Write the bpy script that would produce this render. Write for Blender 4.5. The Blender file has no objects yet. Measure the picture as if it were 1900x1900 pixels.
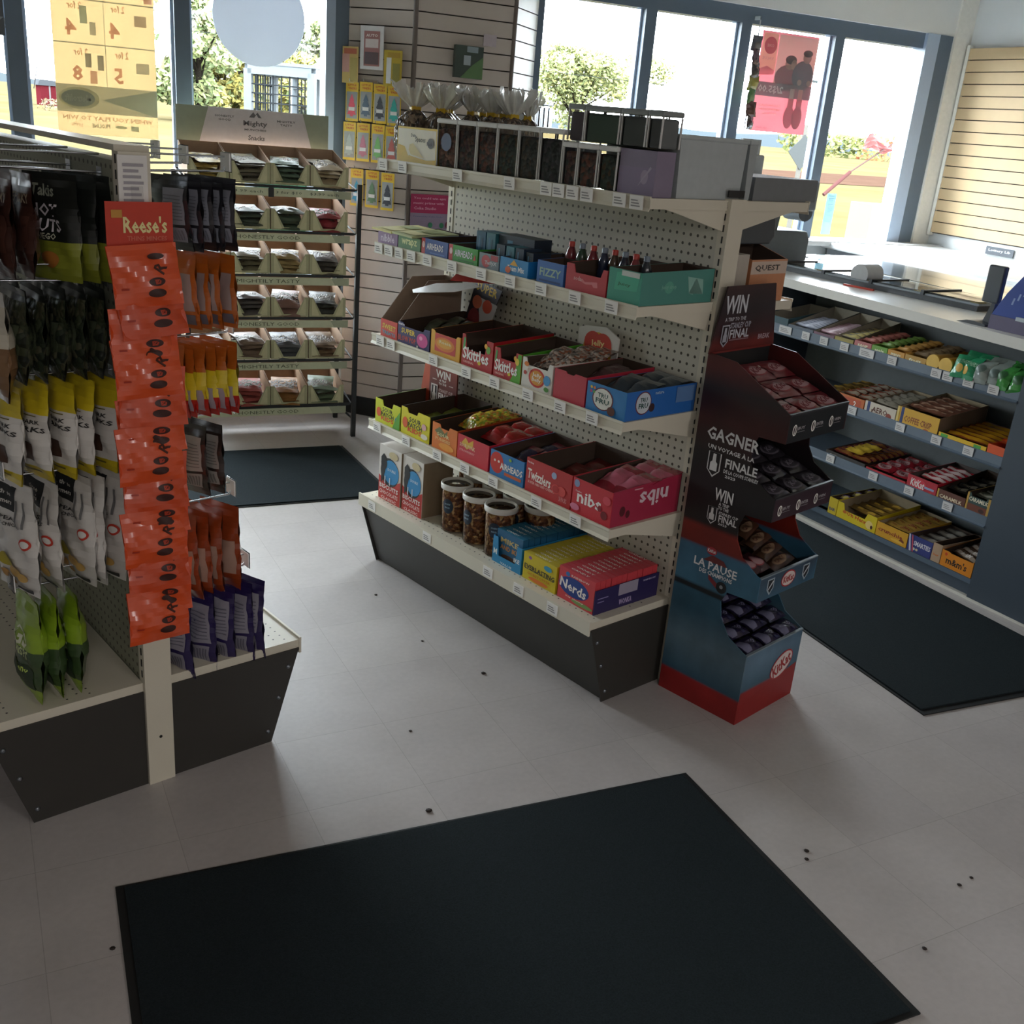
import bpy, bmesh, math, random
from mathutils import Vector, Matrix, noise
R = random.Random(7)
SC = bpy.context.scene
COL = SC.collection
PI = math.pi

# ------------------------------------------------------------------ camera
GA = math.radians(16.484)          # yaw of the two gondolas against the building
CY = math.radians(-25.6685)        # yaw of the view (building axes are the world axes)
cam = bpy.data.cameras.new('camera'); camo = bpy.data.objects.new('camera', cam); COL.objects.link(camo)
cam.sensor_fit = 'HORIZONTAL'; cam.sensor_width = 36; cam.lens = 1906.16/1900*36
cam.clip_start = .05; cam.clip_end = 2000
pt, ro = .3611, .0869
F0 = Vector((0, math.cos(pt), -math.sin(pt))); R0 = Vector((1, 0, 0)); U0 = R0.cross(F0)
R1 = math.cos(ro)*R0+math.sin(ro)*U0; U1 = -math.sin(ro)*R0+math.cos(ro)*U0
mw = Matrix((R1, U1, -F0)).transposed().to_4x4()
camo.matrix_world = Matrix.Translation((0, 0, 1.6098)) @ Matrix.Rotation(CY, 4, 'Z') @ mw
SC.camera = camo

# ------------------------------------------------------------------ world, exposure, portals
wd = bpy.data.worlds.new('overcast_sky'); SC.world = wd; wd.use_nodes = True
bg = wd.node_tree.nodes['Background']; bg.inputs[0].default_value = (.90, .96, 1.0, 1); bg.inputs[1].default_value = 17.0
vs = SC.view_settings; vs.view_transform = 'Standard'; vs.look = 'None'; vs.exposure = 0.72; vs.gamma = 1; vs.use_curve_mapping = False
def portal(x0, x1, z0, z1, y):
    l = bpy.data.lights.new('daylight_portal', 'AREA'); l.shape = 'RECTANGLE'; l.size = x1-x0; l.size_y = z1-z0
    l.cycles.is_portal = True
    o = bpy.data.objects.new('daylight_portal', l); COL.objects.link(o)
    o.location = ((x0+x1)/2, y, (z0+z1)/2); o.rotation_euler = (-PI/2, 0, 0)
portal(-.74, 1.45, .55, 2.3, 5.62); portal(2.58, 5.5, 1.05, 2.3, 5.62)
FILL = 44.0      # watts of each fill lamp added behind the viewer

# ------------------------------------------------------------------ materials
MC = {}
def lin(h):
    h = h.lstrip('#'); c = [int(h[i:i+2], 16)/255 for i in (0, 2, 4)]
    return tuple((x/12.92 if x <= .04045 else ((x+.055)/1.055)**2.4) for x in c)
def mat(h, rough=.6, metal=0.0, nz=.10, scale=40, spec=.5, bump=0.0, bscale=60, emit=0, alpha=1.0, coat=0.0):
    key = (h, rough, metal, nz, scale, spec, bump, bscale, emit, alpha, coat)
    if key in MC: return MC[key]
    m = bpy.data.materials.new('m_'+h.strip('#')); m.use_nodes = True; MC[key] = m
    nt = m.node_tree; b = nt.nodes['Principled BSDF']; c = lin(h)
    tc = nt.nodes.new('ShaderNodeTexCoord'); n = nt.nodes.new('ShaderNodeTexNoise'); n.inputs['Scale'].default_value = scale; n.inputs['Detail'].default_value = 3
    nt.links.new(tc.outputs['Object'], n.inputs['Vector'])
    mx = nt.nodes.new('ShaderNodeMix'); mx.data_type = 'RGBA'
    mx.inputs[6].default_value = tuple(x*(1-nz) for x in c)+(1,); mx.inputs[7].default_value = tuple(min(1, x*(1+nz)) for x in c)+(1,)
    nt.links.new(n.outputs['Fac'], mx.inputs[0]); nt.links.new(mx.outputs[2], b.inputs['Base Color'])
    b.inputs['Roughness'].default_value = rough; b.inputs['Metallic'].default_value = metal
    b.inputs['Specular IOR Level'].default_value = spec; b.inputs['Coat Weight'].default_value = coat; b.inputs['Coat Roughness'].default_value = .15
    if bump:
        n2 = nt.nodes.new('ShaderNodeTexNoise'); n2.inputs['Scale'].default_value = bscale; nt.links.new(tc.outputs['Object'], n2.inputs['Vector'])
        bp = nt.nodes.new('ShaderNodeBump'); bp.inputs['Strength'].default_value = bump; bp.inputs['Distance'].default_value = .01
        nt.links.new(n2.outputs['Fac'], bp.inputs['Height']); nt.links.new(bp.outputs[0], b.inputs['Normal'])
    if emit:
        b.inputs['Emission Color'].default_value = c+(1,); b.inputs['Emission Strength'].default_value = emit
    if alpha < 1: b.inputs['Alpha'].default_value = alpha
    return m
def speckle(name, cols, scale, rough=.5, bump=.4, metal=0, alpha=1):
    """granular goods (nuts, sweets) seen through a wrapper: voronoi cells coloured from a ramp"""
    key = ('sp', name)
    if key in MC: return MC[key]
    m = bpy.data.materials.new(name); m.use_nodes = True; MC[key] = m
    nt = m.node_tree; b = nt.nodes['Principled BSDF']
    tc = nt.nodes.new('ShaderNodeTexCoord'); v = nt.nodes.new('ShaderNodeTexVoronoi'); v.inputs['Scale'].default_value = scale
    nt.links.new(tc.outputs['Object'], v.inputs['Vector'])
    sp = nt.nodes.new('ShaderNodeSeparateColor'); nt.links.new(v.outputs['Color'], sp.inputs[0])
    cr = nt.nodes.new('ShaderNodeValToRGB'); cr.color_ramp.interpolation = 'CONSTANT'
    e = cr.color_ramp.elements
    while len(e) < len(cols): e.new(.5)
    for i, c in enumerate(cols): e[i].position = i/len(cols); e[i].color = lin(c)+(1,)
    nt.links.new(sp.outputs[0], cr.inputs[0]); nt.links.new(cr.outputs[0], b.inputs['Base Color'])
    bp = nt.nodes.new('ShaderNodeBump'); bp.inputs['Strength'].default_value = bump; bp.inputs['Distance'].default_value = .01; bp.invert = True
    nt.links.new(v.outputs['Distance'], bp.inputs['Height']); nt.links.new(bp.outputs[0], b.inputs['Normal'])
    b.inputs['Roughness'].default_value = rough; b.inputs['Metallic'].default_value = metal
    return m
def clear(name, tint=(1, 1, 1), refl=.12, rough=.03):
    """thin clear sheet: transparent with a fresnel gloss"""
    key = ('cl', name)
    if key in MC: return MC[key]
    m = bpy.data.materials.new(name); m.use_nodes = True; MC[key] = m; nt = m.node_tree; nt.nodes.clear()
    o = nt.nodes.new('ShaderNodeOutputMaterial'); t = nt.nodes.new('ShaderNodeBsdfTransparent'); t.inputs[0].default_value = tint+(1,)
    g = nt.nodes.new('ShaderNodeBsdfGlossy'); g.inputs['Roughness'].default_value = rough
    lw = nt.nodes.new('ShaderNodeLayerWeight'); lw.inputs[0].default_value = refl
    n = nt.nodes.new('ShaderNodeTexNoise'); n.inputs['Scale'].default_value = 3
    mm = nt.nodes.new('ShaderNodeMath'); mm.operation = 'MULTIPLY'
    ad = nt.nodes.new('ShaderNodeMath'); ad.operation = 'ADD'; ad.inputs[1].default_value = .5
    nt.links.new(n.outputs['Fac'], ad.inputs[0]); nt.links.new(ad.outputs[0], mm.inputs[0]); nt.links.new(lw.outputs['Fresnel'], mm.inputs[1])
    mx = nt.nodes.new('ShaderNodeMixShader'); nt.links.new(mm.outputs[0], mx.inputs[0]); nt.links.new(t.outputs[0], mx.inputs[1]); nt.links.new(g.outputs[0], mx.inputs[2])
    nt.links.new(mx.outputs[0], o.inputs[0]); return m
def sheer(name, h, a):
    """translucent paper/film against the light: part see-through, part diffuse translucent"""
    key = ('sh', name)
    if key in MC: return MC[key]
    m = bpy.data.materials.new(name); m.use_nodes = True; MC[key] = m; nt = m.node_tree; nt.nodes.clear(); c = lin(h)+(1,)
    o = nt.nodes.new('ShaderNodeOutputMaterial'); d = nt.nodes.new('ShaderNodeBsdfDiffuse'); d.inputs[0].default_value = c
    t = nt.nodes.new('ShaderNodeBsdfTranslucent'); t.inputs[0].default_value = c
    n = nt.nodes.new('ShaderNodeTexNoise'); n.inputs['Scale'].default_value = 6
    r = nt.nodes.new('ShaderNodeMapRange'); r.inputs[3].default_value = max(0, a-.04); r.inputs[4].default_value = min(1, a+.04)
    nt.links.new(n.outputs['Fac'], r.inputs[0])
    mx = nt.nodes.new('ShaderNodeMixShader'); nt.links.new(r.outputs[0], mx.inputs[0]); nt.links.new(d.outputs[0], mx.inputs[1]); nt.links.new(t.outputs[0], mx.inputs[2])
    nt.links.new(mx.outputs[0], o.inputs[0]); return m
def zprint(name, stops, axis=2, rough=.45, nz=.5):
    """printed cardboard: colour bands along the panel's height (object space) with cloudy printed texture"""
    key = ('zp', name)
    if key in MC: return MC[key]
    m = bpy.data.materials.new(name); m.use_nodes = True; MC[key] = m; nt = m.node_tree; b = nt.nodes['Principled BSDF']
    tc = nt.nodes.new('ShaderNodeTexCoord'); s = nt.nodes.new('ShaderNodeSeparateXYZ'); nt.links.new(tc.outputs['Object'], s.inputs[0])
    n = nt.nodes.new('ShaderNodeTexNoise'); n.inputs['Scale'].default_value = 7; n.inputs['Detail'].default_value = 4; nt.links.new(tc.outputs['Object'], n.inputs['Vector'])
    cr = nt.nodes.new('ShaderNodeValToRGB'); e = cr.color_ramp.elements
    while len(e) < len(stops): e.new(.5)
    top = 1.3
    for i, (z, c) in enumerate(stops): e[i].position = min(1, z/top); e[i].color = lin(c)+(1,)
    dv = nt.nodes.new('ShaderNodeMath'); dv.operation = 'DIVIDE'; dv.inputs[1].default_value = top
    nt.links.new(s.outputs[axis], dv.inputs[0]); nt.links.new(dv.outputs[0], cr.inputs[0])
    mx = nt.nodes.new('ShaderNodeMix'); mx.data_type = 'RGBA'; mx.blend_type = 'OVERLAY'; mx.inputs[0].default_value = nz
    nt.links.new(cr.outputs[0], mx.inputs[6]); nt.links.new(n.outputs['Fac'], mx.inputs[7]); nt.links.new(mx.outputs[2], b.inputs['Base Color'])
    b.inputs['Roughness'].default_value = rough
    return m

# ------------------------------------------------------------------ mesh builder
TXT = {}
def text_geo(s, bold):
    k = (s, bold)
    if k in TXT: return TXT[k]
    cu = bpy.data.curves.new('lettering', 'FONT'); cu.body = s; cu.resolution_u = 1; cu.offset = .025 if bold else 0.0
    if len(s) > 14: cu.resolution_u = 0 or 1
    o = bpy.data.objects.new('lettering', cu); COL.objects.link(o)
    dg = bpy.context.evaluated_depsgraph_get(); me = bpy.data.meshes.new_from_object(o.evaluated_get(dg))
    vs_ = [(v.co.x, v.co.y) for v in me.vertices]; fs = [tuple(p.vertices) for p in me.polygons]
    bpy.data.objects.remove(o); bpy.data.curves.remove(cu); bpy.data.meshes.remove(me)
    if not vs_: TXT[k] = ([], [], 1); return TXT[k]
    x0 = min(v[0] for v in vs_); x1 = max(v[0] for v in vs_); y0 = min(v[1] for v in vs_); y1 = max(v[1] for v in vs_)
    h = (y1-y0) or 1
    TXT[k] = ([((v[0]-(x0+x1)/2)/h, (v[1]-(y0+y1)/2)/h) for v in vs_], fs, (x1-x0)/h)
    return TXT[k]
class MB:
    def __init__(s): s.v = []; s.f = []; s.m = []; s.s = []; s.mats = []
    def add(s, vs_, fs, m, smooth=False, M=None):
        if m not in s.mats: s.mats.append(m)
        i = s.mats.index(m); n = len(s.v)
        s.v += [tuple(M @ Vector(v)) for v in vs_] if M else [tuple(v) for v in vs_]
        for f in fs: s.f.append(tuple(a+n for a in f)); s.m.append(i); s.s.append(smooth)
        return s
    def box(s, x0, y0, z0, x1, y1, z1, m, M=None):
        v = [(x, y, z) for z in (z0, z1) for y in (y0, y1) for x in (x0, x1)]
        return s.add(v, [(0, 2, 3, 1), (4, 5, 7, 6), (0, 1, 5, 4), (2, 6, 7, 3), (0, 4, 6, 2), (1, 3, 7, 5)], m, M=M)
    def prism(s, pts, a0, a1, m, axis='y', M=None):
        """closed outline extruded from a0 to a1; pts are (x,z) for axis y, (y,z) for x, (x,y) for z"""
        n = len(pts)
        mk = {'y': lambda p, a: (p[0], a, p[1]), 'x': lambda p, a: (a, p[0], p[1]), 'z': lambda p, a: (p[0], p[1], a)}[axis]
        v = [mk(p, a0) for p in pts]+[mk(p, a1) for p in pts]
        f = [tuple(range(n)), tuple(range(2*n-1, n-1, -1))]+[(i, i+n, (i+1) % n+n, (i+1) % n) for i in range(n)]
        return s.add(v, f, m, M=M)
    def poly(s, pts, y, m, M=None): return s.add([(p[0], y, p[1]) for p in pts], [tuple(range(len(pts)))], m, M=M)
    def disc(s, cx, cz, r, y, m, n=24, rz=None, M=None, rot=0):
        rz = rz or r
        def q(i):
            a, b = r*math.cos(2*PI*i/n), rz*math.sin(2*PI*i/n)
            return (cx+a*math.cos(rot)-b*math.sin(rot), cz+a*math.sin(rot)+b*math.cos(rot))
        return s.poly([q(i) for i in range(n)], y, m, M)
    def cyl(s, p0, p1, r, m, n=10, r1=None, smooth=True):
        p0 = Vector(p0); p1 = Vector(p1); d = p1-p0; q = d.to_track_quat('Z', 'Y'); r1 = r if r1 is None else r1
        v = [p0+q @ Vector((r*math.cos(2*PI*i/n), r*math.sin(2*PI*i/n), 0)) for i in range(n)]+[p1+q @ Vector((r1*math.cos(2*PI*i/n), r1*math.sin(2*PI*i/n), 0)) for i in range(n)]
        s.add(v, [(i, (i+1) % n, (i+1) % n+n, i+n) for i in range(n)], m, smooth)
        return s.add(v, [tuple(range(n-1, -1, -1)), tuple(range(n, 2*n))], m)
    def tube(s, pts, r, m, n=8):
        for a, b in zip(pts[:-1], pts[1:]): s.cyl(a, b, r, m, n)
        return s
    def lathe(s, prof, m, n=28, c=(0, 0), smooth=True, cap=True, sq=0):
        """profile (r,z) turned about z; sq>0 gives a rounded-square section"""
        v = []
        for r, z in prof:
            for i in range(n):
                a = 2*PI*i/n; k = 1
                if sq: k = min(1/max(abs(math.cos(a)), abs(math.sin(a)), .001), sq)
                v.append((c[0]+r*k*math.cos(a), c[1]+r*k*math.sin(a), z))
        f = [(j*n+i, j*n+(i+1) % n, (j+1)*n+(i+1) % n, (j+1)*n+i) for j in range(len(prof)-1) for i in range(n)]
        s.add(v, f, m, smooth)
        if cap:
            s.add(v[:n], [tuple(range(n-1, -1, -1))], m); s.add(v[-n:], [tuple(range(n))], m)
        return s
    def text(s, t, cx, cz, m, h=None, w=None, y=-.0006, bold=True, rot=0, mirror=False, M=None, warp=None, shear=0):
        vs_, fs, asp = text_geo(t, bold)
        if not vs_: return s
        if h is None: h = w/asp
        if w is None: w = h*asp
        sx = w/asp*(-1 if mirror else 1); out = []
        for a, b in vs_:
            x, z = (a+shear*b)*sx, b*h
            x, z = x*math.cos(rot)-z*math.sin(rot), x*math.sin(rot)+z*math.cos(rot)
            x += cx; z += cz
            out.append((x, (warp(x, z)-.0008) if warp else y, z))
        if mirror: fs = [tuple(reversed(f)) for f in fs]
        return s.add(out, fs, m, M=M)
    def build(s, name, parent=None, loc=None, rz=0, bevel=0, rot=None):
        me = bpy.data.meshes.new(name); me.from_pydata(s.v, [], s.f)
        for m in s.mats: me.materials.append(m)
        me.polygons.foreach_set('material_index', s.m); me.polygons.foreach_set('use_smooth', s.s); me.update()
        o = bpy.data.objects.new(name, me); COL.objects.link(o)
        if parent: o.parent = parent
        if loc is not None: o.location = loc
        o.rotation_euler = rot if rot else (0, 0, rz)
        if bevel:
            b = o.modifiers.new('bevel', 'BEVEL'); b.width = bevel; b.segments = 2; b.limit_method = 'ANGLE'; b.angle_limit = 1.0
        return o
def tag(o, label, cat, group=None, kind=None):
    o['label'] = label; o['category'] = cat
    if group: o['group'] = group
    if kind: o['kind'] = kind
    return o
def thing(name, label, cat, loc=(0, 0, 0), rz=0, group=None, rot=None):
    o = bpy.data.objects.new(name, None); COL.objects.link(o); o.empty_display_size = .05
    o.location = loc; o.rotation_euler = rot if rot else (0, 0, rz)
    return tag(o, label, cat, group)
def dup(root, loc, rot, label=None, group=None):
    r = root.copy(); COL.objects.link(r); r.location = loc; r.rotation_euler = rot
    if label: r['label'] = label
    if group: r['group'] = group
    for ch in list(root.children):
        c = ch.copy(); COL.objects.link(c); c.parent = r
        for g in list(ch.children):
            d = g.copy(); COL.objects.link(d); d.parent = c
    return r
def struct(o): o['kind'] = 'structure'; return o
ORD = ['first', 'second', 'third', 'fourth', 'fifth', 'sixth', 'seventh', 'eighth', 'ninth', 'tenth', 'eleventh', 'twelfth', 'thirteenth', 'fourteenth']
cg, sg = math.cos(GA), math.sin(GA)
def G(u, v, z): return (u*cg-v*sg, u*sg+v*cg, z)     # gondola frame: u across, v along (away), z up
RF = GA-PI/2                                         # rotation of goods whose fronts face -u
RN = GA                                              # fronts face -v (towards the viewer)
RBK = GA+PI/2                                        # fronts face +u
WHITE = mat('#e9e6dd', .45); BLACK = mat('#17181a', .5); INK = mat('#1d1d20', .5, nz=0); PAPER = mat('#eceae6', .6, nz=.03)
CREAM = mat('#d6d0be', .42, nz=.05, scale=8); CHROME = mat('#c9cdd2', .22, 1.0, nz=.03); STEEL = mat('#8d939a', .35, 1.0)
BROWN = mat('#46362c', .8); KRAFT = mat('#a08a6c', .8); WTXT = mat('#f2f0ea', .5, nz=0)

# ------------------------------------------------------------------ room shell
YW = 5.55; XR = 5.68; ZC = 2.8
def floor_mat():
    m = bpy.data.materials.new('vinyl_tile'); m.use_nodes = True; nt = m.node_tree; b = nt.nodes['Principled BSDF']
    tc = nt.nodes.new('ShaderNodeTexCoord'); mp = nt.nodes.new('ShaderNodeMapping'); mp.vector_type = 'TEXTURE'
    # tile lattice: origin and yaw measured from the floor joints
    a = -(.4995-.0515); x0, y0 = -.1649, 2.2249
    ox = math.cos(a)*x0-math.sin(a)*y0; oy = math.sin(a)*x0+math.cos(a)*y0
    mp.inputs['Location'].default_value = (ox, oy, 0); mp.inputs['Rotation'].default_value = (0, 0, .0515)
    nt.links.new(tc.outputs['Object'], mp.inputs['Vector'])
    br = nt.nodes.new('ShaderNodeTexBrick'); br.offset = 0; br.inputs['Scale'].default_value = 1
    br.inputs['Brick Width'].default_value = .3048; br.inputs['Row Height'].default_value = .3048; br.inputs['Mortar Size'].default_value = .0010; br.inputs['Mortar Smooth'].default_value = .4
    br.inputs['Color1'].default_value = lin('#b2adab')+(1,); br.inputs['Color2'].default_value = lin('#b8b3b0')+(1,); br.inputs['Mortar'].default_value = lin('#9f9a96')+(1,)
    nt.links.new(mp.outputs[0], br.inputs['Vector'])
    n = nt.nodes.new('ShaderNodeTexNoise'); n.inputs['Scale'].default_value = 5; n.inputs['Detail'].default_value = 8; nt.links.new(tc.outputs['Object'], n.inputs['Vector'])
    n2 = nt.nodes.new('ShaderNodeTexNoise'); n2.inputs['Scale'].default_value = 60; n2.inputs['Detail'].default_value = 4; nt.links.new(tc.outputs['Object'], n2.inputs['Vector'])
    mx = nt.nodes.new('ShaderNodeMix'); mx.data_type = 'RGBA'; mx.blend_type = 'OVERLAY'; mx.inputs[0].default_value = .16
    nt.links.new(br.outputs['Color'], mx.inputs[6]); nt.links.new(n.outputs['Fac'], mx.inputs[7])
    mx2 = nt.nodes.new('ShaderNodeMix'); mx2.data_type = 'RGBA'; mx2.blend_type = 'OVERLAY'; mx2.inputs[0].default_value = .10
    nt.links.new(mx.outputs[2], mx2.inputs[6]); nt.links.new(n2.outputs['Fac'], mx2.inputs[7]); nt.links.new(mx2.outputs[2], b.inputs['Base Color'])
    r = nt.nodes.new('ShaderNodeMapRange'); r.inputs[3].default_value = .30; r.inputs[4].default_value = .46
    nt.links.new(n.outputs['Fac'], r.inputs[0]); nt.links.new(r.outputs[0], b.inputs['Roughness'])
    bp = nt.nodes.new('ShaderNodeBump'); bp.inputs['Strength'].default_value = .05; bp.inputs['Distance'].default_value = .01; nt.links.new(n2.outputs['Fac'], bp.inputs['Height']); nt.links.new(bp.outputs[0], b.inputs['Normal'])
    return m
struct(MB().box(-6.6, -7.1, -.12, XR+.1, YW+.1, 0, floor_mat()).build('floor'))
WALLM = mat('#dcdedd', .7, scale=6, nz=.04, bump=.05)
CEIL = mat('#c6c6c2', .9, bump=.3, bscale=90)
struct(MB().box(-6.6, -7.1, ZC, XR+.1, YW+.1, ZC+.1, CEIL).build('ceiling'))
struct(MB().box(-6.7, -7.1, 0, -6.6, YW+.1, ZC, WALLM).build('wall_left'))
struct(MB().box(-6.6, -7.2, 0, XR+.1, -7.1, ZC, WALLM).build('wall_front'))
struct(MB().box(XR, -7.1, 0, XR+.1, YW+.1, ZC, WALLM).build('wall_right'))
wb = MB(); wb.box(-6.6, YW, 0, -.80, YW+.16, ZC, WALLM)  # unseen stretch kept solid to hold daylight off the left gondola
for a, b_, z0, z1 in ((-.80, 1.53, 0, .5), (-.80, 1.53, 2.36, ZC), (2.54, XR+.1, 0, 1.04), (2.54, XR+.1, 2.36, ZC), (1.53, 2.54, 0, ZC), (5.53, XR+.1, 1.04, 2.36)):
    wb.box(a, YW, z0, b_, YW+.16, z1, WALLM)
struct(wb.build('wall_back'))
# window frames: dark slate, with daylight on the flanges painted in as paler blue-grey
FR = mat('#5d6c7c', .45, nz=.04); FR_LIT = mat('#a9bad0', .4, nz=.04)
GLASS = clear('window_glass', (.97, .99, 1.0), .06)
def window(n, xs, z0, z1, ends):
    f = MB()
    for x in xs:
        f.box(x-.036, YW+.02, z0, x+.036, YW+.11, z1, FR)
        f.box(x-.050, YW+.06, z0, x-.036, YW+.105, z1, FR_LIT); f.box(x+.036, YW+.06, z0, x+.050, YW+.105, z1, FR_LIT)
    f.box(ends[0], YW+.02, z1, ends[1], YW+.11, z1+.09, FR); f.box(ends[0], YW+.02, z0-.05, ends[1], YW+.11, z0, FR_LIT)
    for x0, x1, m in ends[2]: f.box(x0, YW-.005, z0-.05, x1, YW+.11, z1+.09, m)
    fo = struct(f.build('window_%d' % n))
    MB().box(ends[0], YW+.075, z0, ends[1], YW+.081, z1, GLASS).build('pane', fo)
window(1, [-.745, -.005, .722], .55, 2.27, (-.80, 1.53, [(1.41, 1.457, FR_LIT), (1.457, 1.53, FR)]))
window(2, [3.28, 3.935, 4.64], 1.06, 2.27, (2.54, 5.53, [(2.54, 2.60, FR), (5.315, 5.42, FR_LIT), (5.42, 5.53, FR)]))
struct(MB().box(2.54, YW-.16, 1.03, XR, YW+.02, 1.06, mat('#e4e6e6', .4)).build('trim_1'))
# chamfered pillar between the windows, clad in slat boards, with its own black base
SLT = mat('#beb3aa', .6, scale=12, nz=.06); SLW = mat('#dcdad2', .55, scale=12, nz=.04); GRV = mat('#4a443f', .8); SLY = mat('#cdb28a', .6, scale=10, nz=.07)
pil = MB(); P0, P1, P2, P3 = (1.533, 5.55), (1.79, 5.301), (2.32, 5.301), (2.553, 5.55)
pil.prism([P0, (P1[0]+.004, P1[1]+.012), (P2[0]-.004, P2[1]+.012), P3, (2.553, 5.6), (1.533, 5.6)], 0, ZC, GRV, 'z')
def slats(mb, a, b, z0, z1, m, pitch=.0762, th=.012, gap=.006, off=0):
    a = Vector(a); b = Vector(b); L = (b-a).length; ang = math.atan2(b.y-a.y, b.x-a.x)
    M = Matrix.Translation((a.x, a.y, 0)) @ Matrix.Rotation(ang, 4, 'Z')
    z = z0
    while z < z1-.01:
        mb.box(0, -th, z+gap/2, L, 0, min(z+pitch-gap/2, z1), m, M); z += pitch
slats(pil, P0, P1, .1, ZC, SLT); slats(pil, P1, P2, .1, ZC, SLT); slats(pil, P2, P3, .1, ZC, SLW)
for p in (P1, P2): pil.cyl((p[0], p[1]-.008, .1), (p[0], p[1]-.008, ZC), .013, mat('#6d635d', .6), 8)
struct(pil.build('wall_pillar'))
bb = MB()
for a, b_ in ((P0, P1), (P1, P2), (P2, P3)):
    a = Vector(a); b_ = Vector(b_); M = Matrix.Translation((a.x, a.y, 0)) @ Matrix.Rotation(math.atan2(b_.y-a.y, b_.x-a.x), 4, 'Z')
    bb.box(-.006, -.02, 0, (b_-a).length+.006, 0, .10, BLACK, M)
struct(bb.build('baseboard_pillar'))
struct(MB().box(-3.6, YW-.015, 0, 1.5, YW, .1, BLACK).build('baseboard_back'))
# slat board on the right wall
sb = MB(); sb.box(XR-.012, -3.0, 1.135, XR, 5.50, 2.30, GRV)
z = 1.14
while z < 2.28: sb.box(XR-.03, -3.0, z+.003, XR-.010, 5.50, z+.0697, SLY); z += .0727
struct(sb.build('wall_slats'))
struct(MB().box(XR-.035, 5.50, 1.12, XR, 5.525, 2.32, WHITE).box(XR-.14, 5.535, 1.06, XR, YW, ZC, WHITE).build('trim_2'))

# ------------------------------------------------------------------ added ceiling fixtures; the lit pair is unseen and only brightens the room
def fixture(x, y, lab, on=True):
    t = thing('added_ceiling_light', lab, 'added ceiling light', (x, y, ZC-.06))
    MB().box(-.6, -.15, 0, .6, .15, .06, WHITE).build('housing', t)
    MB().box(-.58, -.13, -.012, .58, .13, 0, mat('#f4f2ea', .5)).build('diffuser', t)
    if not on: return
    l = bpy.data.lights.new('added_fill_light', 'AREA'); l.shape = 'RECTANGLE'; l.size = 1.15; l.size_y = .25; l.energy = FILL; l.color = (1, .94, .92)
    o = bpy.data.objects.new('added_fill_light', l); COL.objects.link(o); o.parent = t; o.location = (0, 0, -.02)
fixture(-.6, -3.0, 'added fill lamp under the ceiling far behind the viewer, left'); fixture(2.6, -3.0, 'added fill lamp under the ceiling far behind the viewer, right'); fixture(1.0, 1.6, 'added unlit ceiling tube light above the near mat', False); fixture(3.9, 1.4, 'added unlit ceiling tube light above the counter end', False)

# ------------------------------------------------------------------ art helper: flat print on a front of w x h (fractions)
def art(mb, w, h, items, M=None, warp=None, x0=0, z0=0, mat=mat):
    for i, a in enumerate(items):
        k = a[0]; y = -.0003*(i+1)
        if k == 't': mb.text(a[1], x0+a[2]*w, z0+a[3]*h, mat(a[6], .5, nz=0), h=a[5]*h if a[5] else None, w=a[4]*w if a[4] else None, y=y, M=M, warp=warp, rot=a[7] if len(a) > 7 else 0, mirror=len(a) > 8 and a[8])
        elif k == 'd': mb.disc(x0+a[1]*w, z0+a[2]*h, a[3]*w, y, mat(a[5], .5, nz=.06), 20, a[4]*h, M=M, rot=a[6] if len(a) > 6 else 0)
        elif k == 'r': mb.poly([(x0+a[1]*w, z0+a[2]*h), (x0+a[3]*w, z0+a[2]*h), (x0+a[3]*w, z0+a[4]*h), (x0+a[1]*w, z0+a[4]*h)], y, mat(a[5], .5, nz=.06), M=M)
        elif k == 'p': mb.poly([(x0+p[0]*w, z0+p[1]*h) for p in a[1]], y, mat(a[2], .5, nz=.06), M=M)
LINES = lambda x0, x1, z0, z1, n, c: [('r', x0+(x1-x0)*.03*(i % 2), z0+(z1-z0)*i/n, x1-(x1-x0)*.12*((i*7) % 3), z0+(z1-z0)*(i+.5)/n, c) for i in range(n)]

# ------------------------------------------------------------------ floor mats
def door_mat(pts, label, z=.009):
    t = thing('floor_mat', label, 'mat', (pts[0][0], pts[0][1], 0))
    c = Vector((sum(p[0] for p in pts)/4, sum(p[1] for p in pts)/4)); o = Vector(pts[0])
    def ins(k): return [tuple(c+(Vector(p)-c)*k-o) for p in pts]
    MB().prism(ins(1), 0, .004, mat('#121516', .6), 'z').build('rubber_edge', t)
    MB().prism(ins(.975), .003, z, mat('#252c2f', .95, nz=.45, scale=260, bump=.5, bscale=500, spec=.1), 'z').build('pile', t)
door_mat([(.06, 1.055), (1.515, 1.055), (1.507, 1.909), (.058, 1.927)], 'large dark green floor mat in the foreground')
door_mat([(-.15, 4.12), (1.40, 4.135), (1.36, 4.89), (-.15, 4.89)], 'dark floor mat in the aisle before the snack rack')
door_mat([(2.405, 1.945), (3.23, 1.93), (3.10, 3.9), (2.40, 3.9)], 'dark floor mat along the checkout counter')
# dirt crumbs on the floor
for i, (x, y, r) in enumerate([(1.02, 3.18, .006), (1.066, 2.81, .005), (1.18, 2.56, .008), (.79, 1.97, .009), (1.62, 1.54, .007), (1.60, 1.515, .006), (1.9, 1.32, .006), (1.95, 1.33, .005), (1.66, 1.19, .006), (.04, 1.75, .006), (.86, 2.32, .005)]):
    b = MB(); b.lathe([(r*.7, 0), (r, r*.3), (r*.5, r*.6)], mat('#2a211c', .8), 7)
    tag(b.build('dirt_crumb', None, (x, y, 0), rz=i), 'dark dirt crumb lying on the grey floor, the %s of eleven' % ORD[i], 'crumb', 'dirt crumbs on the floor')

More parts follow.
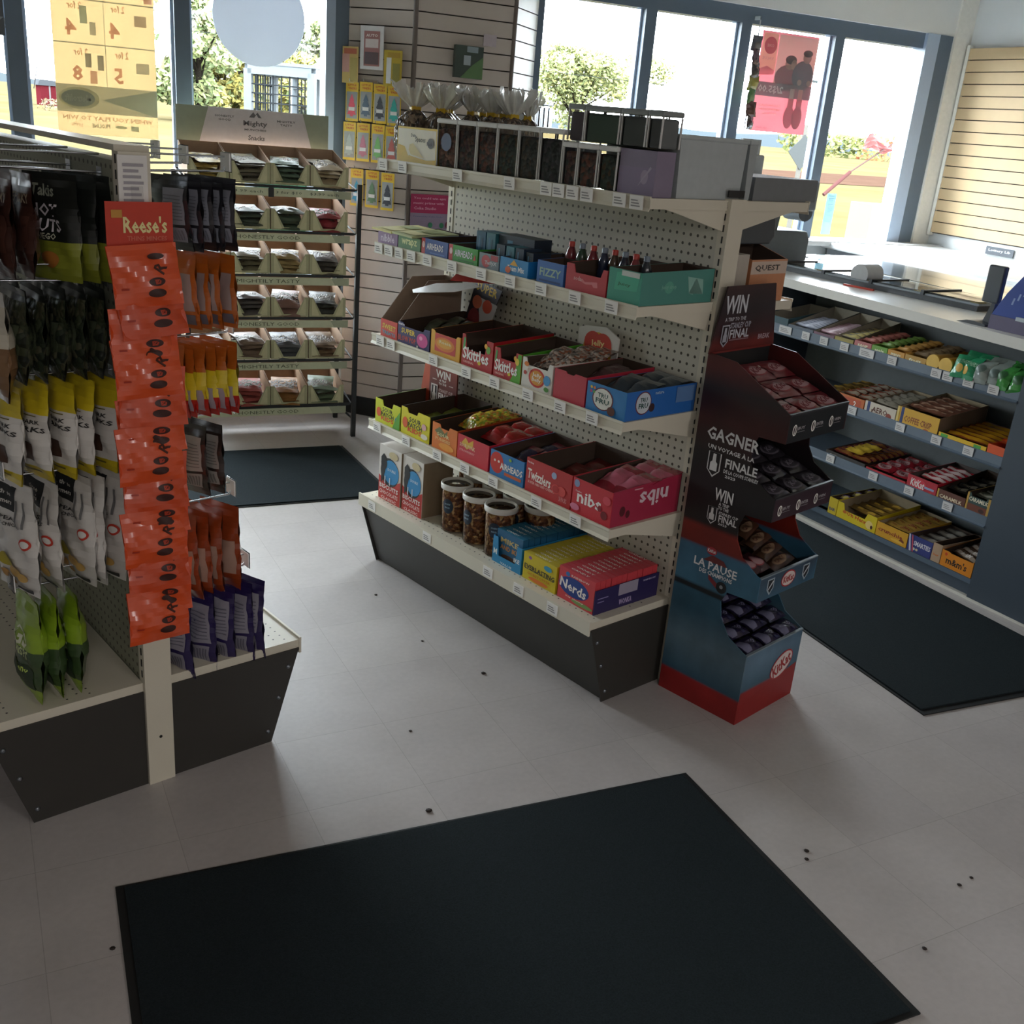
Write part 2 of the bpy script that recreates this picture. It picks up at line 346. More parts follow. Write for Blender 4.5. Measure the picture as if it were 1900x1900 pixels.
# ------------------------------------------------------------------ gondolas
def peg_mat(name, h):
    m = mat(h, .5, nz=.04, scale=5.01 if name == 'a' else 5.0); nt = m.node_tree; b = nt.nodes['Principled BSDF']; src = b.inputs['Base Color'].links[0].from_socket
    tc = nt.nodes.new('ShaderNodeTexCoord'); sp = nt.nodes.new('ShaderNodeSeparateXYZ'); nt.links.new(tc.outputs['Object'], sp.inputs[0])
    sq = []
    for ax in (1, 2):
        a = nt.nodes.new('ShaderNodeMath'); a.operation = 'DIVIDE'; a.inputs[1].default_value = .0254; nt.links.new(sp.outputs[ax], a.inputs[0])
        f = nt.nodes.new('ShaderNodeMath'); f.operation = 'FRACT'; nt.links.new(a.outputs[0], f.inputs[0])
        d = nt.nodes.new('ShaderNodeMath'); d.operation = 'SUBTRACT'; d.inputs[1].default_value = .5; nt.links.new(f.outputs[0], d.inputs[0])
        p = nt.nodes.new('ShaderNodeMath'); p.operation = 'POWER'; p.inputs[1].default_value = 2; nt.links.new(d.outputs[0], p.inputs[0]); sq.append(p)
    s = nt.nodes.new('ShaderNodeMath'); s.operation = 'ADD'; nt.links.new(sq[0].outputs[0], s.inputs[0]); nt.links.new(sq[1].outputs[0], s.inputs[1])
    l = nt.nodes.new('ShaderNodeMath'); l.operation = 'LESS_THAN'; l.inputs[1].default_value = .030; nt.links.new(s.outputs[0], l.inputs[0])
    mx = nt.nodes.new('ShaderNodeMix'); mx.data_type = 'RGBA'; nt.links.new(l.outputs[0], mx.inputs[0]); nt.links.new(src, mx.inputs[6]); mx.inputs[7].default_value = lin('#4c483c')+(1,)
    nt.links.new(mx.outputs[2], b.inputs['Base Color']); return m
KICK = mat('#35332f', .55, nz=.1, scale=20)
def price_tag(par, x, y, z, rz, m=PAPER, w=.046, h=.034, tilt=0):
    b = MB().box(-w/2, -.0016, -h/2, w/2, 0, h/2, m)
    art(b, w, h, LINES(.12, .8, .2, .8, 3, '#8e8b8a'), M=Matrix.Translation((-w/2, -.0017, -h/2)))
    return b.build('price_tag', par, (x, y, z), rot=(tilt, 0, rz))
def gondola(label, u0, v0, L, hw, H, peg, left_shelves, right_shelves, top, tags):
    t = thing('gondola_shelf', label, 'shelving', G(u0, v0, 0), GA)
    MB().box(-.03, .012, .26, .03, L-.012, H-.02, peg).build('pegboard_panel', t)
    for y in (-.012, L-.02):
        b = MB().box(-.0325, y, 0, .0325, y+.032, H, CREAM)
        for k in range(40): b.box(-.034, y+.012, .3+k*.03, .034, y+.016, .318+k*.03, BLACK)
        if y < 0:
            b.cyl((.0, y-.001, .13), (0, y+.001, .13), .004, BLACK)
        b.build('upright', t)
    MB().prism([(-hw+.085+.01, 0.002), (hw-.085-.01, 0.002), (hw-.012, .262), (-hw+.012, .262)], .004, L-.004, KICK, 'y').build('kick_plate', t)
    for y, n in ((0, -1), (L, 1)):
        ep = MB().prism([(-hw+.085, 0), (-.034, 0), (-.034, .262), (-hw+.004, .262)], min(y, y+n*.004), max(y, y+n*.004), KICK).prism([(hw-.085, 0), (.034, 0), (.034, .262), (hw-.004, .262)], min(y, y+n*.004), max(y, y+n*.004), KICK).build('end_panel', t)
        if n < 0:
            for s in (-1, 1):
                for z in (.035, .13, .215):
                    MB().lathe([(.0065, 0), (.006, .002), (.003, .004)], STEEL, 10).build('bolt', ep, (s*(hw-.085+z*.33-.022), -.004, z), rot=(PI/2, 0, 0))
    dk = MB()
    for s in (-1, 1):
        dk.box(min(s*.033, s*hw), 0, .262, max(s*.033, s*hw), L, .285, CREAM)
        dk.box(min(s*(hw-.002), s*(hw+.004)), -.002, .245, max(s*(hw-.002), s*(hw+.004)), L, .291, CREAM)
        for r in (0, 1, 6, 7, 8):
            for k in range(int(L/.0254)-1):
                x = s*(hw-.035-r*.0254); y = .02+k*.0254+(r % 2)*.0127
                dk.add([(x-.0022, y-.0022, .2854), (x+.0022, y-.0022, .2854), (x+.0022, y+.0022, .2854), (x-.0022, y+.0022, .2854)], [(0, 1, 2, 3)], BLACK)
    dk = dk.build('base_deck', t)
    for v in tags.get('deck', []): price_tag(dk, -hw-.004, v-v0, .268, RF-GA)
    def shelf(s, z, nm, tg, x1=.33):
        b = MB().box(min(s*.031, s*(x1+.012)), 0, z-.03, max(s*.031, s*(x1+.012)), L, z-.004, CREAM)
        # price channel: shallow C with a curled lower edge
        P = [(x1+.01, z), (x1+.0145, z), (x1+.0150, z-.006), (x1+.0125, z-.010), (x1+.0125, z-.027), (x1+.018, z-.036), (x1+.014, z-.037), (x1+.010, z-.028)]
        o = b.build('shelf', t)
        ch = MB().prism([(s*p[0], p[1]) for p in P], -.002, L+.002, CREAM).build('price_channel', o)
        for v in tg:
            price_tag(o, s*(x1+.0175), v-v0, z-.018, (RF if s < 0 else RBK)-GA, tilt=.06 if s < 0 else .06)
        for y in (.004, L-.012):
            MB().prism([(s*.033, z-.03), (s*(x1-.05), z-.03), (s*(x1-.10), z-.04), (s*.033, z-.085)], y, y+.006, CREAM).build('bracket', o)
    for z, nm in left_shelves: shelf(-1, z, nm, tags.get(nm, []))
    for z, nm in right_shelves: shelf(1, z, nm, tags.get(nm, []))
    return t
TG = {'s5': [2.98, 2.87, 2.58, 2.337, 2.18, 2.13, 2.075, 2.02, 1.90, 1.84], 's4': [2.99, 2.93, 2.87, 2.80, 2.71, 2.58, 2.435, 2.30, 2.165, 2.025, 1.885],
      's3': [2.96, 2.895, 2.65, 2.475, 2.335, 2.18, 2.04, 1.91], 's2': [2.96, 2.78, 2.60, 2.45, 2.305, 2.10, 1.93], 'deck': [2.93, 2.59, 2.26, 2.11, 1.955]}
gondola('cream pegboard gondola in the middle, shelves stocked with open candy cartons', 2.343, 1.80, 1.22, .374, 1.466, peg_mat('b', '#c9c5b6'),
        [(.572, 's2'), (.884, 's3'), (1.195, 's4'), (1.466, 's5')], [(.62, 'r1'), (.90, 'r2'), (1.185, 'r3'), (1.466, 'r4')], True, TG)
gondola('cream gondola at left with snack bags hanging from hooks on both sides', .8375, 2.15, 2.44, .390, 1.494, peg_mat('a', '#90927e'), [], [], False, {'deck': []})
# the long cap rail on top of the left gondola
tag(MB().box(-.036, -.0, 0, .036, 2.44, .012, CREAM).build('cap_rail', None, G(.8375, 2.15, 1.494), GA), 'flat cream cap rail along the top of the left gondola', 'rail')

# ------------------------------------------------------------------ bags
def bag_fn(w, h, d, seed, sag=.6, crimp=.06):
    ph = seed*1.7
    def t(x, z, side=-1):
        s = min(1, max(0, -z/h)); X = min(1, abs(2*x/w))
        if s < crimp or s > 1-crimp*.8: base = 0
        else:
            q = (s-crimp)/(1-1.8*crimp); base = math.sin(PI*min(1, max(0, q)))**.55*(1-sag/2+sag*q)
        k = d/2*base*max(0, 1-X**2.6)**.6
        wr = .0022*math.sin(x*95+ph+z*40)+.0018*math.sin(z*120+ph*2+x*60)
        lean = .012*math.sin(ph+s*2.2)*s
        return (side*(k+wr*(.3+base))+lean+side*.0006)
    return t
def bag_mesh(w, h, d, front, back=None, seed=0, arts=None, barts=None, sag=.6, nx=10, nz=16, crimp=.06):
    """flat-sealed pouch hanging from z=0 down to -h, printed front facing -y; front/back are colour bands [(bottom fraction, material)]"""
    mb = MB(); t = bag_fn(w, h, d, seed, sag, crimp); back = back or front
    def mt(b, s):
        for e, m in b:
            if s <= e: return m
        return b[-1][1]
    for side, bands in ((-1, front), (1, back)):
        g = [[(w*(i/nx-.5)*(1-.03*math.sin(PI*j/nz)), t(w*(i/nx-.5), -h*j/nz, side), -h*j/nz) for i in range(nx+1)] for j in range(nz+1)]
        for j in range(nz):
            vv = g[j]+g[j+1]; n = nx+1
            f = [(i, n+i, n+i+1, i+1) for i in range(nx)] if side < 0 else [(i, i+1, n+i+1, n+i) for i in range(nx)]
            mb.add(vv, f, mt(bands, (j+.5)/nz), True)
    if arts: art(mb, w, h, arts, warp=None, x0=-w/2, z0=-h, M=None) if False else art_w(mb, w, h, arts, t, -1)
    if barts: art_w(mb, w, h, barts, t, 1)
    return mb
def art_w(mb, w, h, items, t, side):
    """print that follows the bulge of a bag"""
    for i, a in enumerate(items):
        off = side*(.0007+.0004*i); k = a[0]; sub = MB()
        if k == 't':
            sub.text(a[1], (a[2]-.5)*w, (a[3]-1)*h, INK, h=a[5]*h if a[5] else None, w=a[4]*w if a[4] else None, y=0, rot=a[7] if len(a) > 7 else 0, mirror=side > 0)
            m = mat(a[6], .5, nz=0)
            mb.add([(v[0], t(v[0], v[2], side)+off, v[2]) for v in sub.v], sub.f, m)
        else:
            if k == 'r': x0, z0, x1, z1, c = a[1:6]
            else:
                x0, z0, x1, z1, c = a[1]-a[3], a[2]-a[4], a[1]+a[3], a[2]+a[4], a[5]
            n = 6; m = mat(c, .5, nz=.08); vv = []; ff = []
            for j in range(n+1):
                for ii in range(n+1):
                    fx, fz = ii/n, j/n
                    if k == 'd':
                        ax, az = 2*fx-1, 2*fz-1; ex = ax*math.sqrt(max(0, 1-az*az/2)); ez = az*math.sqrt(max(0, 1-ax*ax/2)); fx, fz = (ex+1)/2, (ez+1)/2
                    x = (x0+(x1-x0)*fx-.5)*w; z = (z0+(z1-z0)*fz-1)*h
                    vv.append((x, t(x, z, side)+off, z))
            for j in range(n):
                for ii in range(n):
                    q = (j*(n+1)+ii, j*(n+1)+ii+1, (j+1)*(n+1)+ii+1, (j+1)*(n+1)+ii)
                    ff.append(q if side < 0 else tuple(reversed(q)))
            mb.add(vv, ff, m, True)
FOIL = lambda c, r=.32: mat(c, r, nz=.12, scale=25, coat=.6)

# ---- peg hooks
def hook(u0, u1, v, z, label, flip=None, back=False, double=True):
    """wire hook from the pegboard at u0 out to u1, upturned tip, optional scan-plate"""
    s = 1 if u1 > u0 else -1; L = abs(u1-u0)
    t = thing('peg_hook', label, 'hook', G(u0, v, z), RF if s < 0 else RBK)
    MB().tube([(0, .0, 0), (0, -L, .006), (0, -L-.010, .022)], .0026, CHROME, 7).build('wire', t)
    if double:
        MB().tube([(0, 0, .036), (0, -L-.002, .036)], .0022, CHROME, 7).build('plate_wire', t)
        b = MB().box(-.022, -L-.006, .006, .022, -L-.003, .044, PAPER)
        b.box(-.024, -L-.0075, .004, .024, -L-.006, .046, clear('tag_sleeve', (.96, .97, .98), .25))
        b.build('scan_plate', t)
    MB().box(-.014, -.002, -.012, .014, 0, .012, CHROME).build('backplate', t)
    return t
def hang(proto_fn, us, v, z, zoff, labfn, group, side=-1, name='snack_bag', cat='snack bag', jit=.04, seedb=0, yaw=0):
    protos = {}
    for i, u in enumerate(us):
        k = i % 2
        if k not in protos:
            o = proto_fn(k+seedb); o.name = name
        else: o = protos[k].copy(); COL.objects.link(o)
        protos.setdefault(k, o)
        o.location = G(u, v+R.uniform(-.004, .004), z-zoff)
        o.rotation_euler = (R.uniform(-.03, .03), R.uniform(-.03, .03), (RF if side < 0 else RBK)+yaw+R.uniform(-jit, jit))
        tag(o, labfn(i), cat, group)
ordn = lambda i: ORD[i]
# left face of the left gondola (printed fronts face the left aisle)
def mk(w, h, d, f, bk=None, a=None, ba=None, **k):
    return lambda s: bag_mesh(w, h, d, f, bk, seed=s+1, arts=a, barts=ba, **k).build('snack_bag')
YEL = FOIL('#d8c22a'); WHT = FOIL('#d9d6d0'); DK = FOIL('#1f2320'); GRN = FOIL('#4c5b22'); BRN = FOIL('#4a2f28'); LIME = FOIL('#8fae2a'); ORG = FOIL('#b5601e'); RED = FOIL('#b02018')
GRNUT = speckle('dark_mix', ['#2b3326', '#39402e', '#20261f', '#4a4a38'], 70, .35)
for hv, n in ((2.245, ''), (2.43, 'second ')):
    for z, nm in ((1.445, 'top'), (1.225, 'second'), (1.030, 'third'), (.812, 'fourth'), (.548, 'lowest')):
        hook(.806, .565, hv, z, '%s chrome wire hook on the left face of the left gondola, %s row' % ('near' if not n else 'farther', nm), double=z < 1.5)
hang(mk(.15, .20, .03, [(1, BRN)], a=[('r', .1, .25, .9, .6, '#5c3a30'), ('t', 'BEEF JERKY', .5, .75, .8, None, '#c8b9a0')]), [.575, .612, .648], 2.245, 1.445, .004, lambda i: 'dark brown snack bag on the top left hook, %s from the tip' % ordn(i), 'bags on the top row, left face')
hang(mk(.150, .212, .030, [(.10, DK), (.62, DK), (1, FOIL('#8b9130'))], a=[('t', 'HOT', .42, .66, .5, .12, '#e8e2e8'), ('t', 'NUTS', .46, .52, .55, .12, '#e8e2e8'), ('t', 'Takis', .4, .84, .45, None, '#9aa090'), ('t', 'FUEGO', .46, .42, .35, None, '#c8c8b0'), ('d', .5, .2, .16, .08, '#a86a2a')]), [.705, .745, .785], 2.250, 1.445, .004, lambda i: 'black and yellow-green hot nuts bag on the top left hook, %s of three' % ordn(i), 'bags on the top row, left face', yaw=.42, jit=.02)
hang(mk(.16, .19, .04, [(.12, DK), (1, GRNUT)], a=[('r', .15, .3, .85, .62, '#4b5340')]), [.615, .655, .695, .735, .77], 2.245, 1.225, .004, lambda i: 'dark green see-through bag on the second left hook, %s from the tip' % ordn(i), 'bags on the second row, left face')
hang(mk(.17, .22, .05, [(.15, WHT), (.5, FOIL('#c9c2b0')), (1, FOIL('#7a5a3a'))], a=[('d', .5, .6, .3, .12, '#5d2f22'), ('t', 'NUTS', .5, .78, .5, None, '#3a5a2c')]), [.570], 2.235, 1.225, .004, lambda i: 'white and brown nut bag at the very tip of the second left hook', 'bags on the second row, left face')
hang(mk(.15, .212, .035, [(.10, YEL), (.30, YEL), (.86, WHT), (1, YEL)], a=[('t', 'g', .35, .70, None, .16, '#2a2a2a'), ('t', 'DARK', .66, .60, .36, .04, '#2a2a2a'), ('t', 'BARKS', .64, .53, .60, .05, '#2a2a2a'), ('r', .42, .2, .72, .38, '#4a3328'), ('r', .3, .66, .8, .67, '#6a6128'), ('r', .3, .08, .8, .1, '#6a6128')], sag=.3), [.580, .632, .682, .728, .772], 2.245, 1.030, .004, lambda i: 'yellow and white pouch on the third left hook, %s from the tip' % ordn(i), 'yellow and white pouches, left face', yaw=.22)
WA = [('r', .0, .74, .62, .95, '#26282a'), ('t', 'three', .36, .88, .3, .04, '#d8d6d0'), ('t', 'farmers', .34, .81, .4, .04, '#d8d6d0'), ('t', 'PEAS', .45, .66, .4, .035, '#303030'), ('t', 'POIS CHICHES', .42, .61, .6, .03, '#303030'), ('d', .82, .48, .11, .05, '#c84030'), ('d', .82, .48, .08, .03, '#e9e6e0'), ('r', .66, .62, .70, .85, '#707070'), ('r', .80, .62, .84, .85, '#707070'),
      ('d', .35, .28, .2, .06, '#b6a83a'), ('d', .55, .2, .14, .05, '#c9a35c'), ('d', .3, .15, .12, .04, '#b98a48'), ('d', .72, .16, .10, .04, '#c9a35c'), ('d', .5, .1, .08, .03, '#a87b3e'), ('r', .5, .03, .9, .065, '#404040')]
hang(mk(.155, .255, .035, [(1, WHT)], a=WA, sag=.4), [.580, .640, .705, .730, .772], 2.245, .812, .004, lambda i: 'white pouch with black corner on the fourth left hook, %s from the tip' % ordn(i), 'white pouches, left face', jit=.12, yaw=.2)
GA5 = [('t', 'GS', .5, .60, .5, .18, '#e8ecd0'), ('t', 'CRISPS', .5, .46, .6, None, '#cfdca0'), ('r', .12, .12, .88, .34, '#2c3e2a'), ('t', 'jalapeno', .5, .3, .5, None, '#b9cf60')]
hang(mk(.145, .25, .05, [(.5, LIME), (.85, FOIL('#39502c')), (1, LIME)], a=GA5), [.585, .628, .672], 2.235, .548, .004, lambda i: 'lime green snack bag on the lowest left hook, %s from the tip' % ordn(i), 'lime green bags, left face')
hang(mk(.15, .20, .035, [(1, FOIL('#5c6a2a'))], a=[('t', 'PEPITAS', .5, .7, .8, None, '#cfd0a0')]), [.60, .66, .72], 2.43, 1.030, .004, lambda i: 'olive green bag on the third-row hook behind the yellow pouches, %s from the tip' % ordn(i), 'olive bags, left face')
hang(mk(.15, .25, .035, [(.5, WHT), (.8, FOIL('#6b4a86')), (1, FOIL('#4a2a5c'))], a=[('d', .5, .35, .2, .08, '#caa060')]), [.60, .66], 2.43, .812, .004, lambda i: 'white and purple bag on the fourth-row hook behind the white pouches, %s' % ('at the tip' if not i else 'second in'), 'white and purple bags, left face')
hang(mk(.16, .19, .04, [(1, FOIL('#2c3026'))]), [.60, .66, .72, .77], 2.43, 1.225, .004, lambda i: 'dark bag on the far second-row hook of the left gondola, %s from the tip' % ordn(i), 'dark bags on the far second hook')
hang(mk(.15, .19, .035, [(1, FOIL('#35281f'))]), [.60, .66, .72], 2.43, 1.445, .004, lambda i: 'dark bag on the far top hook of the left gondola, %s from the tip' % ordn(i), 'dark bags on the far top hook')
# right face: printed backs with pale ingredient panels are turned to the viewer
for z, nm in ((1.452, 'top'), (1.290, 'second'), (1.093, 'third'), (.902, 'fourth'), (.688, 'fifth'), (.487, 'lowest')):
    hook(.869, 1.075 if z > .5 else 1.11, 2.235, z, 'chrome wire hook with scan plate on the right face of the left gondola, %s row' % nm)
for z, v in ((1.455, 2.40), (1.455, 2.56)): hook(.869, 1.05, v, z, 'empty chrome hook high on the right face, %s' % ('behind the near one' if v < 2.5 else 'farthest back'))
LB = lambda c, c2: [('r', .07, .36, .60, .84, c), ('r', .10, .12, .60, .32, c)]+[('r', .10, .42+.045*i, .56, .432+.045*i, c2) for i in range(8)]+[('r', .13+.05*i, .15, .155+.05*i, .29, c2) for i in range(7)]
def hangR(*a, **k): hang(*a, side=1, yaw=.34, **k)
hangR(mk(.115, .155, .02, [(1, FOIL('#26262c'))], ba=LB('#8d909b', '#6c6e78')), [.945, .972, .998, 1.024, 1.050], 2.225, 1.452, .006, lambda i: 'black snack bag with grey panel on the top right hook, %s from the panel' % ordn(i), 'black bags, right face')
hangR(mk(.115, .165, .025, [(1, ORG)], ba=[('r', .08, .25, .36, .75, '#a59490'), ('r', .08, .06, .4, .2, '#66626c')]), [.955, .985, 1.015, 1.045], 2.225, 1.290, .006, lambda i: 'orange-brown snack bag on the second right hook, %s from the panel' % ordn(i), 'orange-brown bags, right face')
hangR(mk(.115, .170, .03, [(.4, ORG), (.72, YEL), (1, RED)], ba=[('r', .08, .08, .42, .38, '#a89ca4')]), [.925, .948, .972, .998, 1.024, 1.050], 2.225, 1.093, .006, lambda i: 'orange, yellow and red bag on the third right hook, %s from the panel' % ordn(i), 'three-coloured bags, right face')
hangR(mk(.13, .17, .03, [(1, FOIL('#2c221e'))], ba=LB('#9a958e', '#6a6560')), [.965, 1.005], 2.225, .902, .006, lambda i: 'dark brown snack bag on the fourth right hook, %s one' % ('inner' if not i else 'outer'), 'dark brown bags, right face')
hangR(mk(.125, .225, .045, [(1, FOIL('#8f3c18'))], ba=[('r', .06, .2, .40, .6, '#a88878')]), [.935, .965, 1.005, 1.045], 2.225, .688, .006, lambda i: 'rust-orange bag standing wide on the fifth right hook, %s from the panel' % ordn(i), 'rust-orange bags, right face')
hangR(mk(.15, .222, .045, [(1, FOIL('#2a1f52'))], ba=LB('#96939e', '#6a6876')), [.905, .960, 1.015, 1.060, 1.098], 2.215, .487, .006, lambda i: 'dark purple pouch with grey back panel on the lowest right hook, %s from the panel' % ordn(i), 'purple pouches, right face')
# clip strip of orange bags hanging on the near end post
OR2 = FOIL('#dc5222', .35); ORd = FOIL('#d04a20', .4)
st = thing('clip_strip', 'clear plastic strip with red header card hanging on the near end of the left gondola', 'clip strip', G(.835, 2.128, 1.40), RN)
hd = MB().box(-.068, -.008, -.112, .070, -.006, 0, mat('#c8381e', .4)); art(hd, .138, .112, [('t', "Reese's", .58, .60, .66, .30, '#f0e2a0'), ('t', 'THINS MINCES', .60, .36, .6, None, '#d8705a'), ('r', .08, .72, .24, .86, '#c8903a')], M=Matrix.Translation((-.068, -.0085, -.112)))
hd.build('header_card', st)
MB().box(-.012, -.004, -.88, .012, -.003, .03, clear('strip_plastic', (.95, .95, .95), .2)).build('strip', st)
protos = []
for i in range(13):
    z = 1.318-.0635*i
    if i < 3:
        fr = [('t', 'R', .70, .62, None, .20, '#4a2018', .9), ('d', .62, .40, .12, .07, '#3c1a14', .3), ('d', .60, .22, .13, .07, '#3c1a14', .3), ('t', 'e', .62, .40, None, .12, '#b03a20', .9), ('r', .1, .3, .2, .33, '#a83018')]
        o = bag_mesh(.145, .125, .022, [(1, OR2 if i != 1 else ORd)], seed=i*3+2, arts=fr+[('d', .66, .80, .12, .05, '#3c1a14', .3)], sag=.2, nz=12).build('candy_bag'); protos.append(o)
    else: o = protos[i % 3].copy(); COL.objects.link(o)
    o.location = G(.832+.008*math.sin(i*1.9), 2.110-.0015*i, z); o.rotation_euler = (-.10+R.uniform(-.03, .03), R.uniform(-.06, .06), RN+R.uniform(-.10, .10))
    tag(o, 'bright orange candy bag on the hanging strip, %s from the top' % ORD[i], 'candy bag', 'orange candy bags on the hanging strip')
b = MB().box(-.03, -.003, -.10, .03, 0, 0, PAPER); art(b, .06, .10, LINES(.15, .85, .1, .9, 7, '#aaa6ac'), M=Matrix.Translation((-.03, -.003, -.10)))
tag(b.build('price_card', None, G(.832, 2.1375, 1.488), RN), 'pale price card taped to the top of the left gondola end post', 'card')

# ------------------------------------------------------------------ cartons
def carton_mesh(w, d, hf, hb, front, side=None, inner=BROWN, arts=(), sarts=(), notch=None, top=0, lid=None, curve=False):
    """open display carton: x 0..w, front at y=0, depth d; front height hf, rear height hb; sarts go on the x=w side"""
    mb = MB(); t = .0022; side = side or front
    P = [(0, 0), (w, 0), (w, hf)]
    if notch:
        x0, x1, dz = notch
        if curve:
            P += [(w*x1+(w*x0-w*x1)*k/8, hf-dz*math.sin(PI*k/8)**.5) for k in range(9)]
        else: P += [(w*x1, hf), (w*(x1-.05), hf-dz), (w*(x0+.05), hf-dz), (w*x0, hf)]
    P += [(0, hf)]
    mb.prism(P, 0, t, front, 'y')
    S = [(t, 0), (d-t, 0), (d-t, hb), (t, hf)] if not top else [(t, 0), (d-t, 0), (d-t, hb), (d*.45, hb), (t, hf)]
    for a, b_ in ((0, t), (w-t, w)):
        mb.prism(S, a, b_, side, 'x')
        mb.prism([(p[0]*.999+.001, p[1]-.0005) for p in S], (b_ if a == 0 else a-.0006), (b_+.0006 if a == 0 else a), inner, 'x')
    mb.box(t, t, 0, w-t, d-t, t, inner)
    mb.box(0, d-t, 0, w, d, hb, inner)
    mb.box(t, t, 0, w-t, t+.0006, min(hf, hf-(notch[2] if notch else 0)), inner)
    art(mb, w, hf, arts)
    if sarts: art(mb, d, max(hf, hb), sarts, M=Matrix.Translation((w, 0, 0)) @ Matrix.Rotation(PI/2, 4, 'Z'))
    return mb
def place_B(name, label, cat, v1, v0, z, d, hf, hb, front, u=2.012, **k):
    o = carton_mesh(v1-v0, d, hf, hb, front, **k).build(name, None, G(u, v1, z), RF)
    return tag(o, label, cat)
def sachet_mesh(w, h, d, m, m2=None, seed=0, items=None):
    bands = [(1, m)]
    if m2: bands = [(.25, m), (.7, m2), (1, m)]
    return bag_mesh(w, h, d, bands, None, seed=seed, arts=items, nx=5, nz=8, sag=0, crimp=.09)
def fill(frame, rz, x0, x1, y0, y1, z, m, label, group, n, cols=1, w=.05, h=.12, d=.016, m2=None, items=None, tilt=.25, name='candy_packet', step=None, lift=.006, yaw=0, cat='candy'):
    """n flat packets lying in a carton, each a thing of its own; frame(x,y,z) gives world"""
    base = None
    for i in range(n):
        c = i % cols; r = i//cols; rows = max(1, (n+cols-1)//cols)
        x = x0+(x1-x0)*((c+.5)/cols); y = y0+(y1-y0)*((r+.5)/rows)
        if base is None: base = sachet_mesh(w, h, d, m, m2, 3, items).build(name); o = base
        else: o = base.copy(); COL.objects.link(o)
        o.location = frame(x, y, z+lift*r*.3+R.uniform(0, .003)); o.rotation_euler = Matrix.Rotation(rz+yaw+R.uniform(-.12, .12), 3, 'Z').to_4x4().to_3x3().to_euler()
        M = Matrix.Rotation(rz+yaw+R.uniform(-.12, .12), 4, 'Z') @ Matrix.Rotation(-PI/2+tilt+R.uniform(-.06, .06), 4, 'X') @ Matrix.Translation((0, 0, h/2))
        o.rotation_euler = M.to_euler(); o.location = Vector(frame(x, y, z+lift*r*.3+.012)) + M.to_3x3() @ Vector((0, 0, h/2))
        tag(o, (label % ORD[min(i, 13)]) if '%s' in label else label, cat, group)
def frB(v1, u=2.012):
    return lambda x, y, z: G(u+y, v1-x, z)
Z1, Z2, Z3, Z4, Z5 = .2855, .5685, .8805, 1.1915, 1.4625
# ---- row 2 (second shelf from the bottom): y along depth
SPT = [('t', 'SOUR', .5, .62, .42, .20, '#20261c'), ('t', 'PATCH', .5, .42, .5, .18, '#20261c'), ('t', 'KIDS', .5, .24, .5, .18, '#d83a1c'), ('d', .15, .45, .09, .20, '#d85a1c'), ('d', .88, .3, .08, .22, '#2f78b0'), ('p', [(.72, 0), (1, 0), (1, .8), (.88, .55)], '#5aa32e')]
C = lambda h, r=.45: mat(h, r, nz=.05, scale=14)
place_B('candy_carton', 'yellow and green sour candy carton, first from the left on the second shelf', 'carton', 3.00, 2.845, Z2, .27, .085, .10, C('#c9d019'), side=C('#5c8c24'), arts=SPT, notch=(.28, .72, .02))
place_B('candy_carton', 'yellow sour candy carton with a black-green side, second from the left on the second shelf', 'carton', 2.838, 2.672, Z2, .27, .095, .11, C('#d8cf1c'), side=C('#23291f'), arts=SPT[:4]+[('d', .82, .55, .08, .12, '#d8a8a8'), ('d', .84, .2, .12, .1, '#e4dcc8')], notch=(.2, .6, .015))
place_B('candy_carton', 'orange fruit candy carton on the second shelf, beside the yellow ones', 'carton', 2.655, 2.52, Z2, .28, .088, .105, C('#d8742a'), side=C('#b8501c'), arts=[('p', [(.1, .7), (.3, .9), (.5, .7), (.62, .85), (.6, .6), (.3, .5)], '#6a6a3a'), ('t', 'SOUR', .45, .6, .5, .14, '#e8d8a0'), ('t', 'PUNKIES', .45, .42, .6, .12, '#e8c080'), ('d', .6, .2, .3, .14, '#e89a3a')], notch=(.3, .7, .012))
place_B('candy_carton', 'red fruit candy carton on the second shelf, right of the orange one', 'carton', 2.515, 2.355, Z2, .27, .085, .10, C('#c8283a'), arts=[('p', [(.12, .7), (.25, .95), (.35, .78), (.5, .95), (.5, .7), (.3, .5)], '#d8a83a'), ('t', 'SOUR PUNK', .32, .62, .5, .16, '#e8c8a0'), ('t', 'STRAWBERRY', .32, .42, .5, .09, '#e8a0a0')])
place_B('candy_carton', 'blue taffy carton with red smiling face on the second shelf', 'carton', 2.345, 2.185, Z2, .27, .082, .10, C('#2a78b8'), arts=[('d', .20, .55, .20, .42, '#c8281c'), ('d', .14, .62, .03, .05, '#e8d8d0'), ('d', .26, .62, .03, .05, '#e8d8d0'), ('t', 'AIRHEADS', .64, .50, .66, .26, '#f0ece4'), ('r', .45, .18, .95, .30, '#c85a2a'), ('d', .6, .85, .04, .06, '#8ab03a')])
bpy.data.objects[-1]['label'] if False else None
place_B('candy_carton', 'wide red licorice carton on the second shelf, second from its right end', 'carton', 2.175, 1.975, Z2, .29, .105, .115, C('#b8282c'), arts=[('t', 'Twizzlers', .30, .52, .52, .30, '#f0e8e0', -.06), ('t', 'SUPER NIBS RED CHERRY', .36, .30, .60, .08, '#e8b0a8'), ('d', .62, .78, .055, .10, '#9aa8c8'), ('d', .80, .42, .09, .14, '#d84a48'), ('d', .68, .42, .09, .14, '#d84a48'), ('d', .68, .42, .07, .11, '#b8282c'), ('t', 'Hershey', .1, .88, .14, None, '#e8d0d0'), ('t', '24 PACKS', .85, .2, .16, .14, '#d88a88')])
